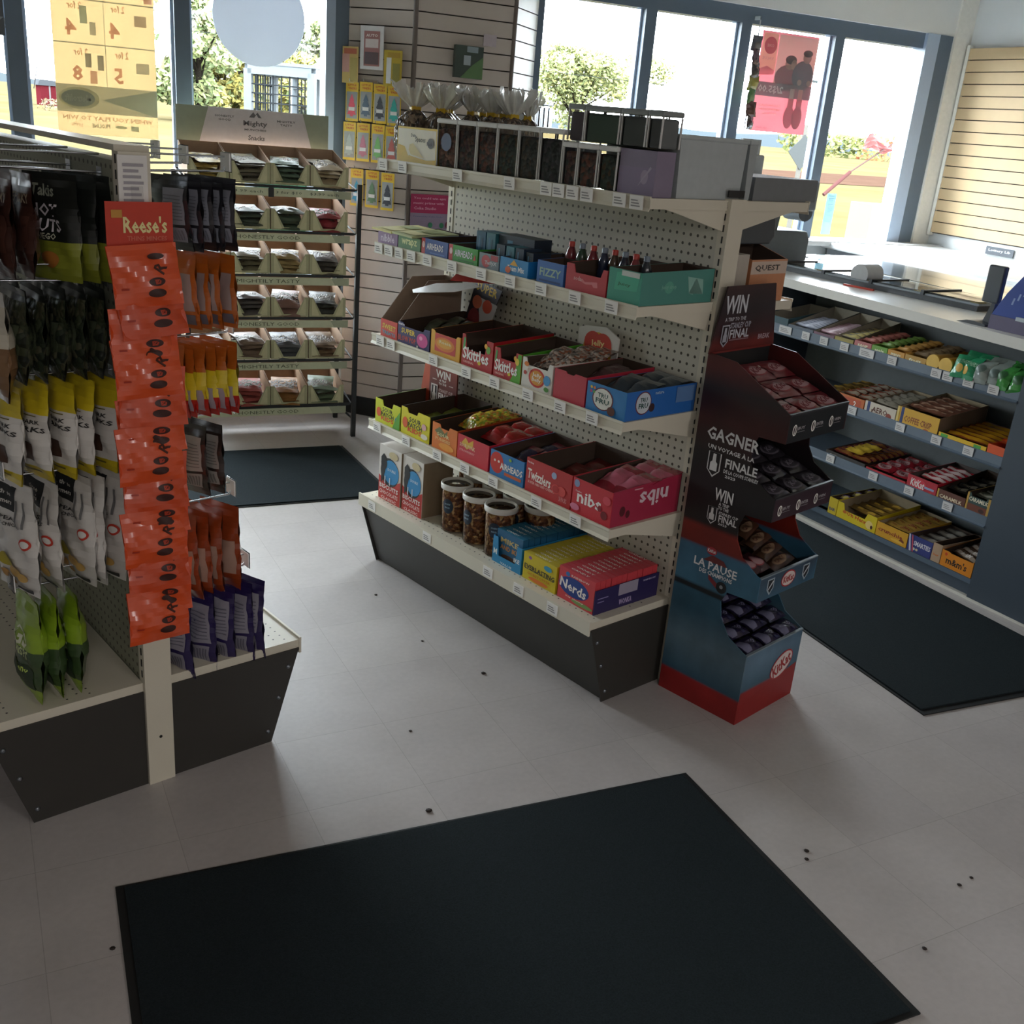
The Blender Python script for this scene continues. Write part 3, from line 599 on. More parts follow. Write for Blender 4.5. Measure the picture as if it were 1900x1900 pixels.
place_B('candy_carton', 'pinkish red licorice carton at the right end of the second shelf', 'carton', 1.97, 1.812, Z2, .29, .105, .118, C('#c82c3a'), side=C('#a82a48'),
        arts=[('t', 'nibs', .44, .52, .62, .36, '#f4ece8'), ('d', .1, .86, .07, .11, '#8a9ac0'), ('t', 'Twizzlers', .16, .65, .16, None, '#e8d0d0'), ('d', .84, .28, .08, .12, '#7a1420'), ('d', .72, .42, .05, .08, '#8a1a28'), ('d', .1, .18, .12, .1, '#d87a98'), ('d', .88, .72, .1, .12, '#d84a5a')],
        sarts=[('t', 'nibs', .60, .55, .42, .42, '#e0c8d0', PI), ('d', .16, .36, .04, .13, '#5a1420'), ('d', .24, .26, .03, .1, '#5a1420'), ('r', .3, .84, .42, .87, '#d8a0a8')])
fr = frB(3.00)
fill(frB(2.838), RF, .01, .15, .05, .22, Z2+.035, FOIL('#7a8a3a'), 'clear sour candy bag in the black-green sided carton, %s from the front', 'sour candy bags', 4, 2, w=.07, h=.11, d=.02)
fill(frB(2.655), RF, .0, .13, .12, .27, Z2+.075, speckle('gummies', ['#b0a82a', '#c87a2a', '#8a9a2a', '#d8c040'], 90, .25), 'yellow-green sweet bag piled over the rear of the orange carton, %s', 'sweet bags over the orange carton', 3, 1, w=.11, h=.10, d=.03)
fill(frB(2.515), RF, .02, .15, .10, .26, Z2+.070, FOIL('#a8141c', .25), 'glossy red candy bag heaped at the back of the red carton, %s', 'glossy red bags', 4, 2, w=.09, h=.11, d=.028)
fill(frB(2.345), RF, .02, .14, .06, .24, Z2+.045, FOIL('#7a3040', .3), 'red and blue wrapped chew in the blue carton, %s', 'chews in the blue carton', 4, 2, w=.05, h=.12, d=.018, m2=FOIL('#3a3a5a'))
fill(frB(2.175), RF, .02, .18, .10, .26, Z2+.035, FOIL('#6a1c1c', .3), 'dark red licorice packet in the wide carton, %s', 'licorice packets', 4, 2, w=.08, h=.13, d=.02)
fill(frB(1.97), RF, .02, .15, .08, .27, Z2+.085, FOIL('#9a1c34', .25), 'pink-red licorice bag on top of the end carton, %s', 'pink-red licorice bags', 4, 2, w=.08, h=.15, d=.024, m2=FOIL('#c86a80'))
# WIN card standing behind the sour cartons
wn = MB().prism([(-.05, 0), (.105, 0), (.10, .235), (-.05, .235)], 0, .006, zprint('win_card', [(0, '#3a1414'), (.06, '#4a1814'), (.14, '#6a2018'), (.30, '#b03a1c')], nz=.6), 'y')
wn.prism([(-.085, .0), (-.05, 0), (-.05, .235), (-.075, .21), (-.095, .10)], .0, .05, zprint('win_card2', [(0, '#7a2418'), (.2, '#c8502a')]), 'y')
WINA = [('t', 'WIN', .5, .80, .62, .17, '#e8dcd4'), ('t', 'A TRIP', .5, .67, .3, .05, '#e0d0c8'), ('t', 'TO THE', .5, .60, .32, .05, '#e0d0c8'), ('r', .06, .66, .24, .675, '#d8c0b8'), ('r', .78, .60, .96, .615, '#d8c0b8'),
        ('p', [(.02, .56), (.30, .56), (.30, .22), (.16, .08), (.02, .22)], '#d8ccc4'), ('p', [(.05, .53), (.27, .53), (.27, .24), (.16, .13), (.05, .24)], '#2a1614'), ('p', [(.13, .52), (.19, .52), (.20, .38), (.23, .36), (.23, .18), (.09, .18), (.09, .36), (.12, .38)], '#d8ccc4'),
        ('t', 'STANLEY CUP', .66, .46, .60, .07, '#c8a8a0'), ('t', 'FINAL', .64, .33, .56, .15, '#e8dcd4'), ('t', '2023', .60, .19, .36, .06, '#b89890')]
art(wn, .13, .17, WINA, M=Matrix.Translation((-.04, 0, .03)))
tag(wn.build('win_card', None, G(2.235, 2.93, Z2), RF+.06), 'dark red contest card reading WIN standing behind the yellow cartons', 'card')
# ---- bottom deck
CRT = mat('#d8d2cc', .5, nz=.04); CRTS = mat('#8c7a62', .7)
for i, (v1, v0) in enumerate(((2.965, 2.828), (2.822, 2.70))):
    w = v1-v0; mb = MB().box(0, 0, 0, w, .13, .205, CRT); mb.box(w-.0005, .001, .002, w+.0008, .129, .203, CRTS)
    art(mb, w, .205, [('r', 0, 0, 1, .36, '#b8322c'), ('p', [(0, .36), (1, .36), (1, .46), (.75, .38), (.5, .36), (.25, .38), (0, .44)], '#b8322c'), ('d', .5, .55, .42, .26, '#1d2226'), ('d', .56, .56, .36, .22, '#2c88c0'), ('p', [(.1, .78), (.22, .86), (.34, .8), (.3, .55), (.2, .36), (.12, .3)], '#16181a'), ('d', .24, .68, .14, .11, '#1a1c1e'), ('t', 'DOUBLE', .60, .60, .36, .05, '#c8dce8'),
                      ('d', .66, .88, .2, .07, '#c8b890'), ('t', 'BISCUITS', .5, .26, .86, .085, '#e8dcd8'), ('t', 'CHOCOLATS', .5, .15, .86, .075, '#e8c8c4'), ('t', 'CLASSIC', .5, .05, .7, .055, '#e8c8c4'), ('r', .30, .32, .34, .46, '#c8ccd0'), ('r', .52, .32, .56, .46, '#c8ccd0')])
    tag(mb.build('biscuit_box', None, G(2.014+.004*i, v1, Z1), RF), 'white and red biscuit box on the bottom deck, %s one' % ('left' if i == 0 else 'right'), 'box', 'white and red boxes')
NUTS = speckle('nut_mix', ['#8a5a34', '#a8774a', '#6b3f26', '#b8905c', '#7a4a2c', '#c0a070', '#5a3524'], 95, .5, .6)
TUBC = clear('tub_plastic', (.97, .96, .94), .18, .12); LIDM = mat('#dcd9d3', .35, nz=.03)
def tub():
    t = thing('snack_tub', 'x', 'tub')
    n = MB().lathe([(.001, .004), (.0435, .004), (.0485, .13), (.046, .148), (.001, .152)], NUTS, 28, cap=False).build('nut_filling', t)
    MB().lathe([(.046, 0), (.0475, .004), (.0515, .160)], TUBC, 32, cap=False).build('tub_wall', t)
    l = MB(); l.lathe([(.0520, .150), (.0555, .152), (.0560, .166), (.0545, .170), (.0500, .170), (.0490, .163), (.0465, .1625)], LIDM, 36, cap=False); l.lathe([(.0465, .1625), (.001, .1625)], clear('lid_film', (.93, .92, .90), .22, .15), 36, cap=False)
    l.build('lid', t)
    k = MB(); n_ = 16; vv = []; ff = []
    for j in range(n_+1):
        for i in range(n_+1):
            ax, az = 2*i/n_-1, 2*j/n_-1; ex = ax*math.sqrt(max(0, 1-az*az/2)); ez = az*math.sqrt(max(0, 1-ax*ax/2))
            a = ex*.42; z = .095+ez*.026; r = .0505+.0035*(z/.16)-.0018
            vv.append((math.sin(a)*r, -math.cos(a)*r, z))
    for j in range(n_):
        for i in range(n_): q = j*(n_+1)+i; ff.append((q, q+1, q+n_+2, q+n_+1))
    k.add(vv, ff, mat('#1c2a3c', .4), True)
    for tx, z, w in (('COUNTRY', .103, .5), ('SNACKS', .091, .42)):
        s_ = MB().text(tx, 0, z, INK, h=.006, w=.028*w*1.6, y=0)
        k.add([(math.sin(v[0]/.05)*.0525, -math.cos(v[0]/.05)*.0525, v[2]) for v in s_.v], s_.f, mat('#9ab8c8', .5, nz=0))
    k.build('sticker', t)
    return t
tb = None
for i, (u, v, lb) in enumerate([(2.070, 2.575, 'front left'), (2.068, 2.452, 'front middle'), (2.066, 2.335, 'front right'), (2.195, 2.610, 'second row, leftmost'), (2.190, 2.50, 'second row, second from left'), (2.186, 2.385, 'second row, third from left'), (2.182, 2.27, 'second row, rightmost'), (2.250+.005, 2.72, 'rear left behind the biscuit boxes')]):
    lab = 'clear white-rimmed nut tub on the bottom deck, '+lb
    if tb is None: tb = tub(); o = tb; o.location = G(u, v, Z1); o.rotation_euler = (0, 0, RF+.3); o['label'] = lab; o['group'] = 'nut tubs on the bottom deck'
    else: dup(tb, G(u, v, Z1), (0, 0, RF+.3+R.uniform(-.3, .3)), lab, 'nut tubs on the bottom deck')
# blue carton with theatre boxes
place_B('candy_carton', 'blue open carton holding chewy candy boxes, on the bottom deck beside the nut tubs', 'carton', 2.30, 2.160, Z1, .285, .088, .088, C('#2a86b8'), arts=[('t', 'M', .10, .42, .12, .22, '#e8f0f0'), ('t', 'IKE', .85, .45, .2, .16, '#e8f0f0'), ('t', 'VALUE', .5, .08, .4, .08, '#cfe0e8')], notch=(.16, .84, .062))
def boxrow(name, v1, v0, u0, n, step, h, m, topm, arts, labf, group, z, sarts=None):
    w = v1-v0; b0 = None
    for i in range(n):
        if b0 is None:
            mb = MB().box(0, 0, 0, w, step-.0018, h, m); mb.box(.001, .0008, h, w-.001, step-.0026, h+.0006, topm)
            mb.text('CANDY', w*.5, 0, WTXT, h=step*.4, w=w*.5, M=Matrix.Translation((0, step/2, h+.0014)) @ Matrix.Rotation(-PI/2, 4, 'X'))
            art(mb, w, h, arts); o = mb.build(name); b0 = o
        else: o = b0.copy(); COL.objects.link(o)
        o.location = G(u0+i*step, v1+R.uniform(-.001, .001), z); o.rotation_euler = (R.uniform(-.012, .012), 0, RF)
        tag(o, labf % ORD[i], 'candy box', group)
boxrow('candy_box', 2.292, 2.168, 2.022, 11, .0245, .108, C('#1e5f86'), C('#2f7da2'), [('t', 'MIKE', .5, .72, .7, .16, '#c8b070'), ('t', 'AND IKE', .5, .5, .7, .14, '#c8883a'), ('d', .5, .2, .3, .1, '#4a2a1c')], 'thin blue candy box in the blue carton, %s from the front', 'blue candy boxes', Z1+.004)
boxrow('candy_box', 2.150, 2.000, 2.012, 12, .0225, .088, C('#d0bc28'), C('#c8b840'), [('d', .2, .86, .05, .06, '#8a5aa0'), ('t', 'EVERLASTING', .5, .50, .92, .18, '#20242c'), ('r', .06, .4, .94, .42, '#3a3a3a'), ('t', 'GOBSTOPPER', .5, .28, .7, .1, '#c8821c'), ('d', .75, .78, .12, .10, '#3a98b8'), ('d', .5, .12, .3, .08, '#d8742a')], 'thin yellow candy box on the bottom deck, %s from the front', 'yellow candy boxes', Z1)
boxrow('candy_box', 1.990, 1.838, 2.014, 12, .0225, .102, C('#d0444c'), C('#c84a56'), [('d', .44, .50, .42, .30, '#1f3f8a'), ('t', 'Nerds', .42, .50, .74, .30, '#f2ece8', -.08), ('d', .25, .85, .06, .07, '#3a78b8'), ('t', 'RAINBOW', .6, .86, .5, .07, '#f0d0c8'), ('d', .7, .12, .3, .07, '#7a9a5a'), ('t', 'big chewy', .5, .17, .5, .06, '#f0d0c8')], 'thin pink-red candy box on the bottom deck, %s from the front', 'pink-red candy boxes', Z1)
sd = MB().box(0, 0, 0, .275, .0025, .078, C('#2c2356')); art(sd, .275, .078, [('r', .36, .52, .66, 1.0, '#a098ac'), ('t', 'WONKA', .48, .24, .2, .24, '#b8a8d0'), ('r', .04, .62, .2, .66, '#8a80b0'), ('r', .04, .48, .14, .52, '#8a80b0'), ('t', 'RAINBOW', .84, .86, .2, .08, '#b8b0d0')])
tag(sd.build('candy_sleeve', None, G(2.012, 1.832, Z1), RN), 'dark purple carton side beside the pink-red candy boxes at the deck corner', 'carton')
# ---- row 3
place_B('candy_carton', 'red carton with very tall tan sides at the left end of the third shelf', 'carton', 2.985, 2.885, Z3, .27, .060, .20, C('#c83428'), side=mat('#9c8878', .7), inner=mat('#9c8878', .7), arts=[('t', 'SWEET', .5, .6, .8, .3, '#d8c040', -.05), ('t', 'TREATS', .5, .25, .8, .2, '#4a9ab0', -.05)], top=1)
fl_ = MB().prism([(0, 0), (.17, .02), (.25, .06), (.20, .085), (.05, .07), (-.02, .02)], 0, .002, mat('#e8e8ea', .25), 'y'); 
tag(fl_.build('carton_flap', None, G(2.06, 2.87, Z3+.165), rot=(-1.15, -.12, RF+.2)), 'bright white folded carton flap leaning above the tall red carton', 'carton flap')
rf_ = MB().prism([(0, 0), (.20, .03), (.23, .07), (.1, .08), (0, .05)], 0, .002, C('#a8241c'), 'y')
tag(rf_.build('carton_flap', None, G(2.20, 2.85, Z3+.205), rot=(-.9, 0, RF+.1)), 'red carton flap behind the white one on the third shelf', 'carton flap')
place_B('candy_carton', 'dark purple lollipop carton on the third shelf', 'carton', 2.880, 2.698, Z3, .28, .070, .090, C('#2c2460'), side=C('#1e1c3a'), arts=[('t', 'SUPER', .33, .62, .44, .26, '#e0c030'), ('t', 'BLOW POP', .30, .25, .56, .28, '#c03a2c'), ('d', .78, .42, .17, .34, '#c83a8a'), ('d', .74, .52, .05, .1, '#e890c0'), ('r', .62, .0, .66, .12, '#e8e0d8'), ('t', 'Charms', .12, .92, .2, None, '#d8d0e0')], notch=(.16, .84, .012))
place_B('candy_carton', 'yellow and red carton on the third shelf, right of the purple one', 'carton', 2.690, 2.535, Z3, .26, .080, .095, C('#d8a020'), side=C('#b87818'), arts=[('r', .14, .18, .86, .9, '#c02c20'), ('d', .48, .52, .34, .28, '#d8761c'), ('d', .48, .54, .26, .18, '#e0a030'), ('t', 'Reese', .5, .6, .4, .14, '#e8d8a0')], notch=(.1, .9, .008))
SK = lambda q: [('p', [(.03, .5), (.06, .9), (.12, .9), (.10, .6)], '#3a9a4a'), ('t', 'Skittles', .46, .42, .84, .40, '#f0ece8'), ('d', .86, .72, .07, .12, q), ('d', .78, .82, .05, .08, '#e0a020'), ('d', .6, .22, .05, .06, '#d8c030'), ('t', 'ORIGINAL', .25, .14, .35, .08, '#e8a8a0')]
place_B('candy_carton', 'red rainbow candy carton on the third shelf, left of its red and green twin', 'carton', 2.525, 2.372, Z3, .25, .098, .112, C('#b01c24'), arts=SK('#6aa03a'), notch=(.1, .8, .045))
place_B('candy_carton', 'red and green rainbow candy carton, the right twin on the third shelf', 'carton', 2.364, 2.238, Z3, .25, .090, .105, C('#b02028'), side=C('#4a9a28'), arts=[('p', [(.62, 0), (1, 0), (1, .98), (.88, .98), (.8, .4)], '#5aaa2c')]+SK('#d8c030'), notch=(.2, .8, .03))
place_B('candy_carton', 'white jelly bean carton with dotted print on the third shelf', 'carton', 2.232, 2.100, Z3, .29, .088, .088, C('#e0dcd4'), arts=[('d', .5, .42, .27, .32, '#c82820'), ('d', .5, .42, .22, .25, '#d89028'), ('t', 'Jelly', .5, .50, .3, .16, '#f0e8d8'), ('t', 'Belly', .5, .34, .3, .16, '#f0e8d8'), ('d', .84, .44, .11, .17, '#4a98d0'), ('d', .15, .8, .08, .08, '#d87a28'), ('d', .12, .5, .05, .07, '#b03020'), ('d', .85, .15, .08, .08, '#4a8a30'), ('d', .25, .62, .05, .08, '#c8b0a0')], notch=(.12, .88, .02))
place_B('candy_carton', 'plain raspberry red carton on the third shelf, second from the right end', 'carton', 2.092, 1.962, Z3, .28, .085, .092, C('#b82c40'), notch=(.35, .65, .006))
place_B('candy_carton', 'bright blue cookie carton at the right end of the third shelf', 'carton', 1.956, 1.806, Z3, .29, .080, .082, C('#2478b8'), side=C('#2a6ab8'),
        arts=[('d', .42, .52, .27, .40, '#6a2434'), ('d', .42, .52, .24, .36, '#e4e4dc'), ('t', 'TRU', .42, .64, .26, .16, '#24504a'), ('t', 'FRU', .42, .44, .34, .18, '#24504a'), ('d', .66, .2, .10, .16, '#5a2c20'), ('d', .12, .84, .03, .05, '#e0c040'), ('d', .2, .84, .03, .05, '#e08030'), ('d', .12, .7, .03, .05, '#c04070'), ('d', .2, .7, .03, .05, '#60a040')],
        sarts=[('d', .24, .55, .11, .40, '#6a2434'), ('d', .24, .55, .10, .36, '#c8d0d8'), ('t', 'TRU', .24, .66, .10, .16, '#24504a'), ('t', 'FRU', .24, .46, .13, .18, '#24504a'), ('d', .36, .36, .04, .15, '#3c2428'), ('r', .70, .40, .96, .95, '#5f83b4'), ('t', 'nature', .45, .85, .12, None, '#a8c4e4')])
jb = MB().prism([(0, 0), (.17, 0), (.175, .125), (.12, .15), (.03, .14), (.0, .13)], 0, .004, C('#e4e0d8'), 'y')
art(jb, .175, .15, [('d', .5, .5, .36, .36, '#d8a838'), ('d', .38, .62, .22, .24, '#c83820'), ('d', .62, .62, .22, .24, '#c83820'), ('d', .5, .45, .30, .26, '#c83820'), ('t', 'Jelly', .5, .62, .34, .16, '#f0d890', .1), ('t', 'Belly', .5, .42, .36, .16, '#f0d890', .1), ('d', .14, .08, .05, .05, '#c8a8a0'), ('d', .86, .1, .06, .06, '#c83820')])
tag(jb.build('header_card', None, G(2.285, 2.285, Z3+.02), RF), 'white header card with red heart-like logo behind the jelly bean carton', 'card')
sc = MB().prism([(0, 0), (.12, 0), (.17, .19), (.02, .19)], 0, .003, C('#2a2430'), 'y')
art(sc, .15, .19, [('p', [(.35, .72), (1.1, .72), (.92, .0), (.75, .0)], '#b8b4ba'), ('t', 'SUPER', .6, .90, .8, .16, '#d8b020'), ('d', .35, .62, .18, .12, '#c86a50'), ('d', .75, .62, .18, .12, '#c8503c'), ('d', .35, .32, .22, .18, '#7a2830'), ('d', .12, .2, .06, .05, '#c86a50')])
tag(sc.build('lollipop_card', None, G(2.262, 2.850, Z3+.03), rot=(-.12, .12, RF-.05)), 'dark lollipop card leaning against the pegboard on the third shelf', 'card')
fill(frB(2.880), RF, .02, .16, .08, .24, Z3+.052, FOIL('#4a5040', .3), 'wrapped lollipop packet in the purple carton, %s', 'lollipop packets', 4, 2, w=.05, h=.08, d=.022)
fill(frB(2.525), RF, .015, .14, .07, .22, Z3+.045, FOIL('#6a2420'), 'dark red candy pouch inside the left rainbow carton, %s', 'pouches in the rainbow carton', 2, 2, w=.06, h=.12)
fill(frB(2.364), RF, .01, .12, .06, .22, Z3+.045, FOIL('#3c5a2c'), 'green pouch inside the right rainbow carton, %s', 'green pouches', 2, 2, w=.055, h=.12)
fill(frB(2.232), RF, .0, .13, .05, .26, Z3+.075, speckle('beans', ['#8a8078', '#a89890', '#6a6460', '#c0b0a4', '#96604a'], 110, .25), 'clear bag of mixed jelly beans in the white carton, %s', 'jelly bean bags', 4, 2, w=.065, h=.14, d=.024)
fill(frB(1.956), RF, .01, .14, .05, .25, Z3+.058, FOIL('#35424e', .3), 'slate-grey cookie pack in the blue carton, %s', 'cookie packs', 4, 2, w=.07, h=.14, d=.02)
fill(frB(2.092), RF, .01, .12, .08, .26, Z3+.05, FOIL('#5a3c40', .4), 'dull brown-red packet in the raspberry carton, %s', 'packets in the raspberry carton', 2, 2, w=.06, h=.14, d=.02)
# ---- row 4
for i, (v, c, lb) in enumerate(((3.0, '#d8d08a', 'left'), (2.88, '#b8c08a', 'right'))):
    mb = MB().box(0, 0, 0, .115, .19, .006, C(c)); art(mb, .115, .19, [('r', .1, .1, .9, .4, '#e4dca0'), ('r', .2, .5, .8, .8, '#a0a868')], M=Matrix.Translation((0, 0, .0075)) @ Matrix.Rotation(-PI/2, 4, 'X'))
    tag(mb.build('gum_tray', None, G(1.985, v+.02, Z4+.046), rot=(.03, .02, RF)), 'flat pale yellow card pack jutting over the fourth shelf edge, %s one' % lb, 'card pack')
def low(v1, v0, h, c, lab, arts, d=.25, hb=None, **k): place_B('candy_carton', lab, 'carton', v1, v0, Z4, d, h, hb or h+.004, C(c), arts=arts, **k)
low(3.02, 2.905, .042, '#8a6a98', 'low violet gum carton at the left end of the fourth shelf', [('t', 'nibble', .5, .5, .7, None, '#d8c8e0')])
low(2.90, 2.775, .042, '#5a8a58', 'low green gum carton on the fourth shelf beside the violet one', [('t', 'wrapz', .5, .5, .7, None, '#d8e0a0')])
AH = lambda c: [('r', 0, 0, .14, 1, '#b8282c'), ('d', .08, .6, .05, .2, '#e8c8c8'), ('t', 'AIRHEADS', .52, .55, .62, .42, '#e8e8f0'), ('r', .35, .12, .9, .2, c)]
low(2.768, 2.628, .050, '#2c4f9a', 'low blue taffy carton on the fourth shelf', AH('#5a80c8'), d=.28)
low(2.622, 2.478, .050, '#3f9a3a', 'low green taffy carton with watermelon print on the fourth shelf', AH('#2c7a2c')+[('p', [(.86, .3), (.92, .7), (.96, .35)], '#b83028')], d=.28)
low(2.470, 2.376, .046, '#7a8890', 'small grey and red carton on the fourth shelf', [('d', .35, .5, .22, .4, '#b84048'), ('t', 'TaffyX', .6, .4, .6, .3, '#d0d4d8'), ('r', .6, .6, .95, .95, '#a83a44')])
low(2.370, 2.245, .048, '#2484c0', 'low sky blue carton with sweets print on the fourth shelf', [('t', 'Foam Mix', .58, .42, .6, .34, '#e8f0f4'), ('p', [(.35, .6), (.5, .95), (.65, .6)], '#d8a83a'), ('d', .3, .3, .1, .2, '#d86a3a')])
low(2.205, 2.095, .062, '#3a6ab0', 'blue carton holding small drink-shaped candy bottles on the fourth shelf', [('t', 'FIZZY', .5, .52, .8, .36, '#98b8a8'), ('r', .1, .1, .9, .18, '#2a4a80')], d=.10)
low(2.085, 1.928, .072, '#b8303a', 'red carton with a dark raised back on the fourth shelf', [('p', [(.3, .45), (.42, .52), (.48, .42), (.62, .46), (.78, .5), (.8, .3), (.7, .28), (.66, .38), (.5, .34), (.4, .4)], '#d87a80'), ('t', 'soda', .3, .5, .2, None, '#d8a0a0')], hb=.086, notch=(.18, .9, .022))
place_B('candy_carton', 'long mint green carton at the right end of the fourth shelf', 'carton', 1.922, 1.806, Z4, .295, .085, .090, C('#3f9a84'), side=C('#4a8a80'), arts=[('p', [(.2, .35), (.9, .42), (.95, .95), (.25, .9)], '#48b090'), ('t', 'Juicy', .5, .55, .4, .12, '#2c6a50'), ('r', .4, .82, .95, .98, '#c8d0cc')], sarts=[('d', .38, .5, .06, .18, '#5aa08c'), ('t', 'juicy drop', .38, .5, .2, None, '#7ab0a0'), ('p', [(.62, .8), (.66, .3), (.72, .25), (.74, .75), (.78, .3), (.86, .25), (.84, .7)], '#8ab8ac')])
TUB2 = [C('#1f5f7c'), C('#3a7a86'), C('#1e2c3c'), C('#23364a')]
for i, (v, u, w, h, k) in enumerate([(2.585, 2.09, .045, .095, 0), (2.535, 2.09, .042, .095, 1), (2.488, 2.10, .165, .098, 2), (2.43, 2.045, .038, .075, 3), (2.385, 2.045, .036, .075, 1), (2.342, 2.045, .036, .075, 3), (2.30, 2.05, .032, .068, 2)]):
    mb = MB().box(0, 0, 0, w, .07, h, TUB2[k]); art(mb, w, h, [('r', .25, .2, .4, .85, '#4a86a8'), ('r', .6, .3, .7, .8, '#2a4a5e')])
    tag(mb.build('candy_box', None, G(u, v, Z4+.003 if i < 0 else Z4), RF), 'tall dark teal candy box on the fourth shelf, %s from the left' % ORD[i], 'candy box', 'tall teal boxes on the fourth shelf')
cbp = {}
for i, (v, c) in enumerate([(2.20, '#7a2430'), (2.155, '#2c4a38'), (2.11, '#7a2430'), (2.065, '#2a3450'), (2.025, '#4a3828'), (1.985, '#20283a'), (1.945, '#8a2a30'), (1.905, '#26303a')]):
    t = thing('candy_bottle', 'small %s candy bottle on the fourth shelf, %s from the left' % ({'#7a2430': 'red', '#2c4a38': 'green', '#2a3450': 'blue', '#4a3828': 'brown', '#20283a': 'navy', '#8a2a30': 'bright red', '#26303a': 'black'}[c], ORD[i]), 'candy bottle', G(2.135, v, Z4), RF, 'candy bottles on the fourth shelf')
    MB().lathe([(.014, 0), (.0185, .006), (.0185, .045), (.016, .058), (.0185, .070), (.012, .088), (.008, .098)], mat(c, .2, coat=.8), 16).build('bottle_body', t)
    MB().lathe([(.009, .098), (.009, .110), (.007, .112)], mat('#c84a40' if i % 2 == 0 else '#8a98a8', .4), 12).build('cap', t)
# ---- top shelf
yb = MB().box(0, 0, 0, .215, .10, .108, C('#d8b82c')); art(yb, .215, .108, [('p', [(.02, .06), (.98, .06), (.98, .95), (.02, .95)], '#e4dfca'), ('p', [(.02, .04), (.98, .04), (.98, .16), (.75, .12), (.6, .32), (.3, .2), (.2, .45), (.02, .5)], '#d8b420'), ('p', [(.28, .36), (.36, .2), (.76, .12), (.42, .62), (.3, .56)], '#e4dfca'), ('p', [(.31, .36), (.37, .24), (.70, .17), (.42, .56), (.33, .52)], '#d9c98a'), ('t', 'Date', .42, .78, .12, None, '#3a3a30'), ('t', 'Spaces', .60, .66, .26, None, '#5a5a4a'), ('d', .86, .6, .08, .14, '#5a5a58'), ('t', 'Pack', .84, .58, .14, None, '#202020')])
tag(yb.build('nut_box', None, G(2.02, 2.94, Z5), RF), 'yellow and white box at the left end of the top shelf', 'box')
def jar(w, d, h, col, lidc='#d8d8d6'):
    t = thing('square_tub', 'x', 'tub')
    MB().box(-w/2+.004, .004, .003, w/2-.004, d-.004, h*.80, col).build('filling', t, bevel=.006)
    b = MB(); b.box(-w/2, 0, 0, w/2, d, h-.012, TUBC)
    for x in (-w/2, w/2):
        for y in (0, d): b.cyl((x*.97, y*.94+.002, .004), (x*.99, y*.95+.002, h-.014), .0028, mat('#d4d4d2', .25), 6)
    b.build('tub_wall', t)
    MB().box(-w/2-.003, -.003, h-.014, w/2+.003, d+.003, h, mat(lidc, .3)).build('lid', t, bevel=.004)
    return t
MIX = [speckle('mix%d' % i, c, 80, .4) for i, c in enumerate([['#5a3a34', '#74483c', '#3c2a28', '#8a5a4a'], ['#3a2e30', '#54343a', '#2a2a30', '#6a4a40'], ['#4a3436', '#7a4436', '#2c2a2e', '#5a3c34'], ['#2c3a38', '#3c4a40', '#54402e', '#243030'], ['#3a3c3e', '#4a4a48', '#52463c', '#2e3436'], ['#2c3238', '#3a4048', '#4a4650', '#262a30']])]
for i, (v1, v0) in enumerate([(2.722, 2.625), (2.618, 2.53), (2.523, 2.435), (2.428, 2.34), (2.333, 2.25), (2.243, 2.155), (2.148, 2.095), (2.088, 2.018), (2.010, 1.945)]):
    w = v1-v0; j = jar(w, .15 if i < 6 else .075, .142 if i < 6 else .112, MIX[min(i, 5)] if i < 6 else MIX[(i+1) % 6])
    j.location = G(2.018, (v1+v0)/2, Z5); j.rotation_euler = (0, 0, RF); j['label'] = 'clear square tub of dark trail mix on the top shelf, %s from the left' % ORD[i]; j['group'] = 'clear tubs on the top shelf'
    if i == 0:
        MB().disc(0, .075, .026, -.001, mat('#2a3f66', .5), 20).build('sticker', j)
for i, (v1, v0, h, c) in enumerate([(2.145, 2.085, .095, '#6a6470'), (2.08, 1.955, .093, '#5c7268'), (1.948, 1.862, .092, '#6a7274'), (1.855, 1.81, .092, '#6c7276')]):
    j = jar(v1-v0, .075, h, mat(c, .5), '#8a9090'); j.location = G(2.022+(.0 if i < 3 else .02), (v1+v0)/2, Z5+.113 if i < 3 else Z5+.113); j.rotation_euler = (0, 0, RF)
    if i == 3: j.location = G(2.022, (v1+v0)/2, Z5+.113)
    j['label'] = 'dark-lidded tub stacked as the upper tier on the top shelf, %s from the left' % ORD[i]; j['group'] = 'upper tier tubs'
pb = MB().box(0, 0, 0, .125, .07, .11, mat('#857a90', .5)); art(pb, .125, .11, [('r', 0, 0, 1, .62, '#8a7c98'), ('d', .72, .42, .1, .16, '#a898b0'), ('p', [(.55, .2), (.6, .25), (.9, .62), (.86, .66)], '#b0a4b8')])
tag(pb.build('snack_box', None, G(2.022, 1.938, Z5), RF), 'greyish purple box at the right end of the top shelf front', 'box')
# big bins forming the near end of the top shelf
for i, (u0, u1, h, c) in enumerate([(2.102, 2.375, .155, '#b0b8ba'), (2.385, 2.42, .155, '#a4acae')]):
    t = thing('storage_bin', 'large grey plastic bin on the near end of the top shelf' if i == 0 else 'narrow dark grey bin beside the large one on the top shelf', 'bin', G(u0, 1.812, Z5), RN)
    w = u1-u0; MB().prism([(.008, 0), (w-.008, 0), (w, h-.012), (0, h-.012)], 0, .26, mat(c, .4), 'y').build('bin_body', t)
    MB().box(-.004, -.004, h-.012, w+.004, .265, h, mat('#b4bcbd', .35)).build('lid', t, bevel=.004)
bx = MB().box(0, 0, 0, .30, .22, .062, mat('#74787c', .5)); tag(bx.build('cash_tray', None, G(2.43, 1.812, Z5), RN), 'flat dark grey case lying on the far side of the top shelf', 'case')
